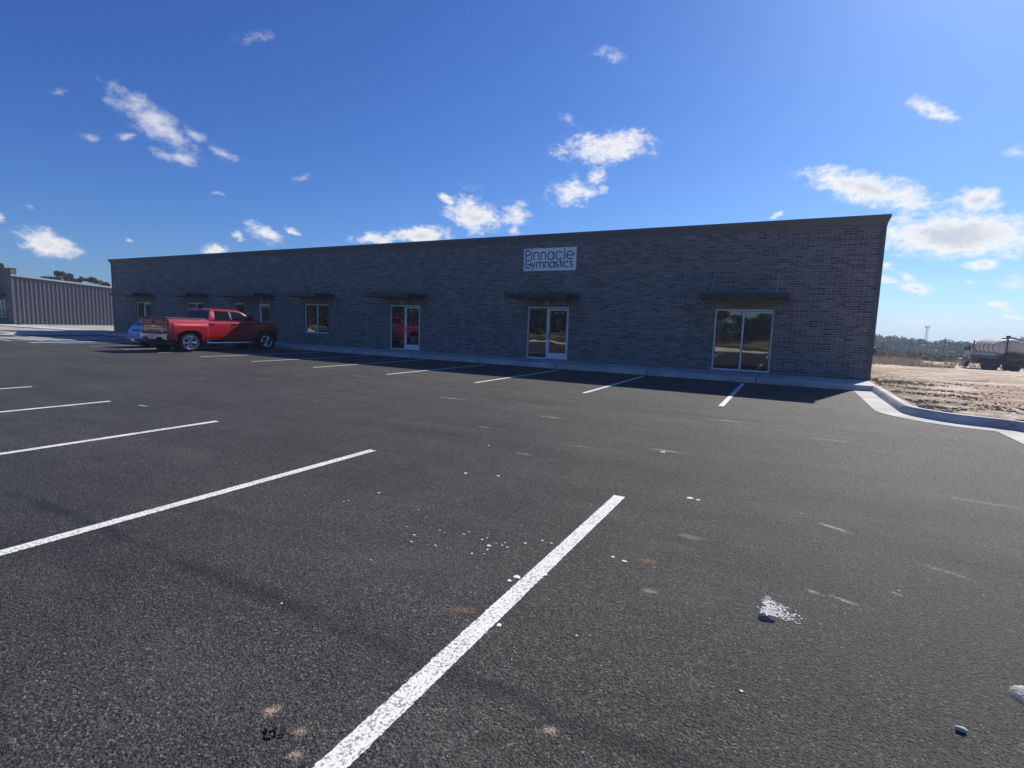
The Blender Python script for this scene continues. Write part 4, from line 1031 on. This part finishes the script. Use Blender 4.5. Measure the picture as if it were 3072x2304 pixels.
CL = [(-61.97, 16.17, 3.55, 1.17, -33.1, 0.62), (-60.19, 13.67, 1.82, 0.54, -0.8, 0.55), (-56.65, 14.59, 0.99, 0.54, -25.9, 0.6), (-63.92, 14.62, 0.83, 0.36, 3.2, 0.5), (-66.11, 13.87, 0.81, 0.4, -9.1, 0.42), (-59.06, 15.75, 1.13, 0.44, -25.2, 0.45), (-69.49, 5.31, 1.92, 0.93, -8.9, 1.0), (-57.53, 6.07, 1.23, 0.42, 5.4, 0.95), (-53.29, 7.89, 1.76, 0.71, -18.5, 0.95), (-55.45, 7.5, 0.69, 0.3, -10.7, 0.7), (-50.96, 8.59, 0.91, 0.31, -13.6, 0.8), (-63.96, 6.08, 0.45, 0.28, -18.1, 0.6), (-49.75, 13.37, 0.86, 0.29, 6.8, 0.35), (-42.79, 8.37, 2.26, 0.55, 3.8, 0.95), (-38.39, 9.03, 3.41, 0.79, 6.0, 1.05), (-32.73, 11.28, 3.04, 1.59, -8.9, 1.1), (-35.4, 12.6, 1.44, 0.46, -15.7, 0.8), (-28.29, 11.54, 1.48, 1.21, 1.6, 0.8), (-28.24, 10.06, 0.74, 0.75, -7.7, 0.7), (-19.05, 18.05, 4.82, 1.4, 2.7, 0.98), (-22.39, 13.88, 2.33, 1.35, 0.1, 0.95), (-19.77, 15.51, 0.96, 0.96, -27.4, 0.75), (-19.31, 14.2, 0.57, 0.62, -0.4, 0.7), (5.05, 12.82, 5.44, 1.22, -20.0, 1.1), (12.21, 11.07, 1.87, 0.83, -9.4, 1.05), (11.31, 8.5, 5.9, 1.75, -4.0, 1.38), (13.14, 6.13, 1.26, 0.48, 0.9, 1.0), (9.14, 4.3, 1.8, 0.51, -3.5, 0.95), (8.35, 5.29, 0.75, 0.33, -22.3, 0.85), (6.74, 6.33, 1.02, 0.35, -11.4, 0.85), (8.83, 18.29, 2.15, 0.49, -33.9, 0.8), (-18.95, 25.74, 1.78, 0.5, -11.7, 0.45), (-53.8, 24.4, 1.24, 0.38, 23.4, 0.3), (14.71, 2.8, 1.18, 0.32, -6.8, 0.85), (15.59, 1.97, 0.64, 0.21, -10.1, 0.8), (9.58, 1.34, 1.38, 0.2, -4.9, 0.5), (14.23, 14.27, 0.76, 0.51, 2.4, 0.5), (12.65, 4.79, 0.58, 0.22, -8.1, 0.6), (-2.26, 11.27, 0.65, 0.26, 16.0, 0.75), (-57.2, 11.04, 0.46, 0.2, 7.9, 0.4), (-22.91, 20.55, 1.13, 0.41, -25.6, 0.28), (6.95, 5.17, 1.02, 0.39, -13.0, 0.85), (-72.07, 6.92, 0.4, 0.42, -18.7, 0.7), (15.19, 4.6, 1.04, 0.5, -1.8, 0.5), (-70.44, 7.97, 0.37, 0.21, -3.6, 0.35), (11.52, 2.04, 0.9, 0.19, -5.7, 0.45), (-68.33, 16.88, 0.39, 0.2, 4.0, 0.2), (-33.39, 14.23, 1.26, 0.36, -6.3, 0.25), (18.22, 8.81, 2.56, 1.26, -13.3, 1.0), (19.19, 14.23, 2.32, 0.75, -34.2, 0.9), (-74.66, 11.89, 1.79, 0.98, -13.8, 0.8), (-75.97, 5.32, 2.8, 0.85, 1.2, 1.0), (-38.95, 33.02, 3.93, 0.82, -8.3, 0.6)]
w = bpy.data.worlds.new('World'); SC.world = w; w.use_nodes = True
N = NT(w.node_tree); bg = w.node_tree.nodes['Background']
sky = N.n('ShaderNodeTexSky', sky_type='NISHITA', sun_disc=False, sun_elevation=EL, sun_rotation=AZ, altitude=60.0, air_density=1.0, dust_density=.55, ozone_density=2.5)
gen = N.n('ShaderNodeTexCoord').outputs['Generated']
dirv = N.vmath('NORMALIZE', gen); sx = N.n('ShaderNodeSeparateXYZ', {0: dirv})
az = N.math('MULTIPLY', N.math('ARCTAN2', sx.outputs[0], sx.outputs[1]), 180/PI); el = N.math('MULTIPLY', N.math('ARCSINE', sx.outputs[2]), 180/PI)
ae = N.n('ShaderNodeCombineXYZ', {0: az, 1: el}).outputs[0]
n0 = N.n('ShaderNodeTexNoise', {'Vector': N.map(dirv, sc=(1, 1, 1.5)), 'Scale': 26.0, 'Detail': 3.0, 'Roughness': .5})
wv = N.vmath('SCALE', N.vmath('SUBTRACT', n0.outputs['Color'], (.5, .5, .5)), 1.5)
aew = N.vmath('ADD', ae, N.vmath('MULTIPLY', wv, (1, .8, 0)))
best = None; soft = None
for a, e, ra, rb, ro, amp in CL:
    q = N.map(aew, loc=(a, e, 0), rot=(0, 0, math.radians(ro)), sc=(ra*1.17, rb*1.24, 1), t='TEXTURE')
    d = N.math('MULTIPLY_ADD', N.vmath('LENGTH', q), -amp, amp)
    if amp < .66: soft = d if soft is None else N.math('MAXIMUM', soft, d)
    else: best = d if best is None else N.math('MAXIMUM', best, d)
nz = N.noise(N.map(dirv, sc=(1, 1, 1.7)), 48, 8, .62); nf = N.noise(N.map(dirv, sc=(1, 1, 1.5)), 150, 5, .6)
dens = N.math('ADD', best, N.math('ADD', N.math('MULTIPLY_ADD', nz, 1.75, -.80), N.math('MULTIPLY_ADD', nf, .55, -.27)))
cov = N.math('MULTIPLY', N.step(dens, .0, .95), N.step(best, -.35, .12))
dsoft = N.math('ADD', soft, N.math('ADD', N.math('MULTIPLY_ADD', nz, 1.25, -.56), N.math('MULTIPLY_ADD', nf, .25, -.12)))
cov = N.math('MAXIMUM', cov, N.math('MULTIPLY', N.math('MULTIPLY', N.step(dsoft, .0, .85), .72), N.step(soft, -.35, .15)))
thick = N.math('MULTIPLY', N.step(N.math('ADD', best, N.math('MULTIPLY_ADD', nz, 1.1, -.55)), .62, 1.2), .8)
CW = 7.9
cc = N.mix(thick, tuple(v*CW for v in (1.0, .99, .97)), tuple(v*CW*.66 for v in (.84, .90, 1.02)))
sc_ = N.n('ShaderNodeSeparateColor', {0: sky.outputs[0]})
ch = [N.math('MULTIPLY', N.math('POWER', N.math('MULTIPLY', sc_.outputs[k], .1), pw), g*10) for k, (pw, g) in enumerate(((1.24, .41), (1.18, .60), (1.0, .91)))]
skc = N.n('ShaderNodeCombineColor', {0: ch[0], 1: ch[1], 2: ch[2]}).outputs[0]
c = N.mix(N.math('MULTIPLY', cov, .93), skc, cc)
w.node_tree.links.new(c, bg.inputs[0]); bg.inputs[1].default_value = .1

m, N, b = newmat('air')
m.node_tree.nodes.remove(b)
v = N.n('ShaderNodeVolumePrincipled', {'Color': (.62, .78, 1.0, 1), 'Density': .0007, 'Anisotropy': .3})
m.node_tree.links.new(v.outputs[0], m.node_tree.nodes['Material Output'].inputs['Volume'])
hz = MB().box(-1300, 1300, -1300, 1300, -9.0, 14).build('haze', m); tag(hz, kind='stuff')

# ------------------------------------------------------------------ camera
F, YAW, PIT, ROLL, D, HC = 1562.1, -.4887, -.1127, .0325, 18.0141, 1.3987
cy, sy = math.cos(YAW), math.sin(YAW)
f0, r0, u0 = Vector((sy, cy, 0)), Vector((cy, -sy, 0)), Vector((0, 0, 1))
fw = f0*math.cos(PIT) + u0*math.sin(PIT); up = u0*math.cos(PIT) - f0*math.sin(PIT)
rt = r0*math.cos(ROLL) + up*math.sin(ROLL); up = up*math.cos(ROLL) - r0*math.sin(ROLL)
cd = bpy.data.cameras.new('camera'); cam = bpy.data.objects.new('camera', cd); COL.objects.link(cam)
cd.sensor_width = 36; cd.lens = F/3072*36; cd.clip_end = 6000; cd.clip_start = .05
mt = Matrix((rt, up, -fw)).transposed().to_4x4(); mt.translation = Vector((0, -D, HC)); cam.matrix_world = mt
SC.camera = cam

# to real metres
for o in list(SC.objects):
    if '_w' in o: del o['_w']
    if o.parent is None:
        o.location = o.location * K
        if o.type in ('MESH', 'EMPTY'): o.scale = o.scale * K

SC.view_settings.view_transform = 'Standard'; SC.view_settings.look = 'None'; SC.view_settings.exposure = 0.3; SC.view_settings.gamma = 1.0
SC.cycles.use_denoising = True; SC.cycles.denoising_prefilter = 'ACCURATE'; SC.cycles.denoising_input_passes = 'RGB_ALBEDO_NORMAL'; SC.cycles.max_bounces = 6; SC.cycles.volume_bounces = 0
SC.cycles.sample_clamp_indirect = 8.0
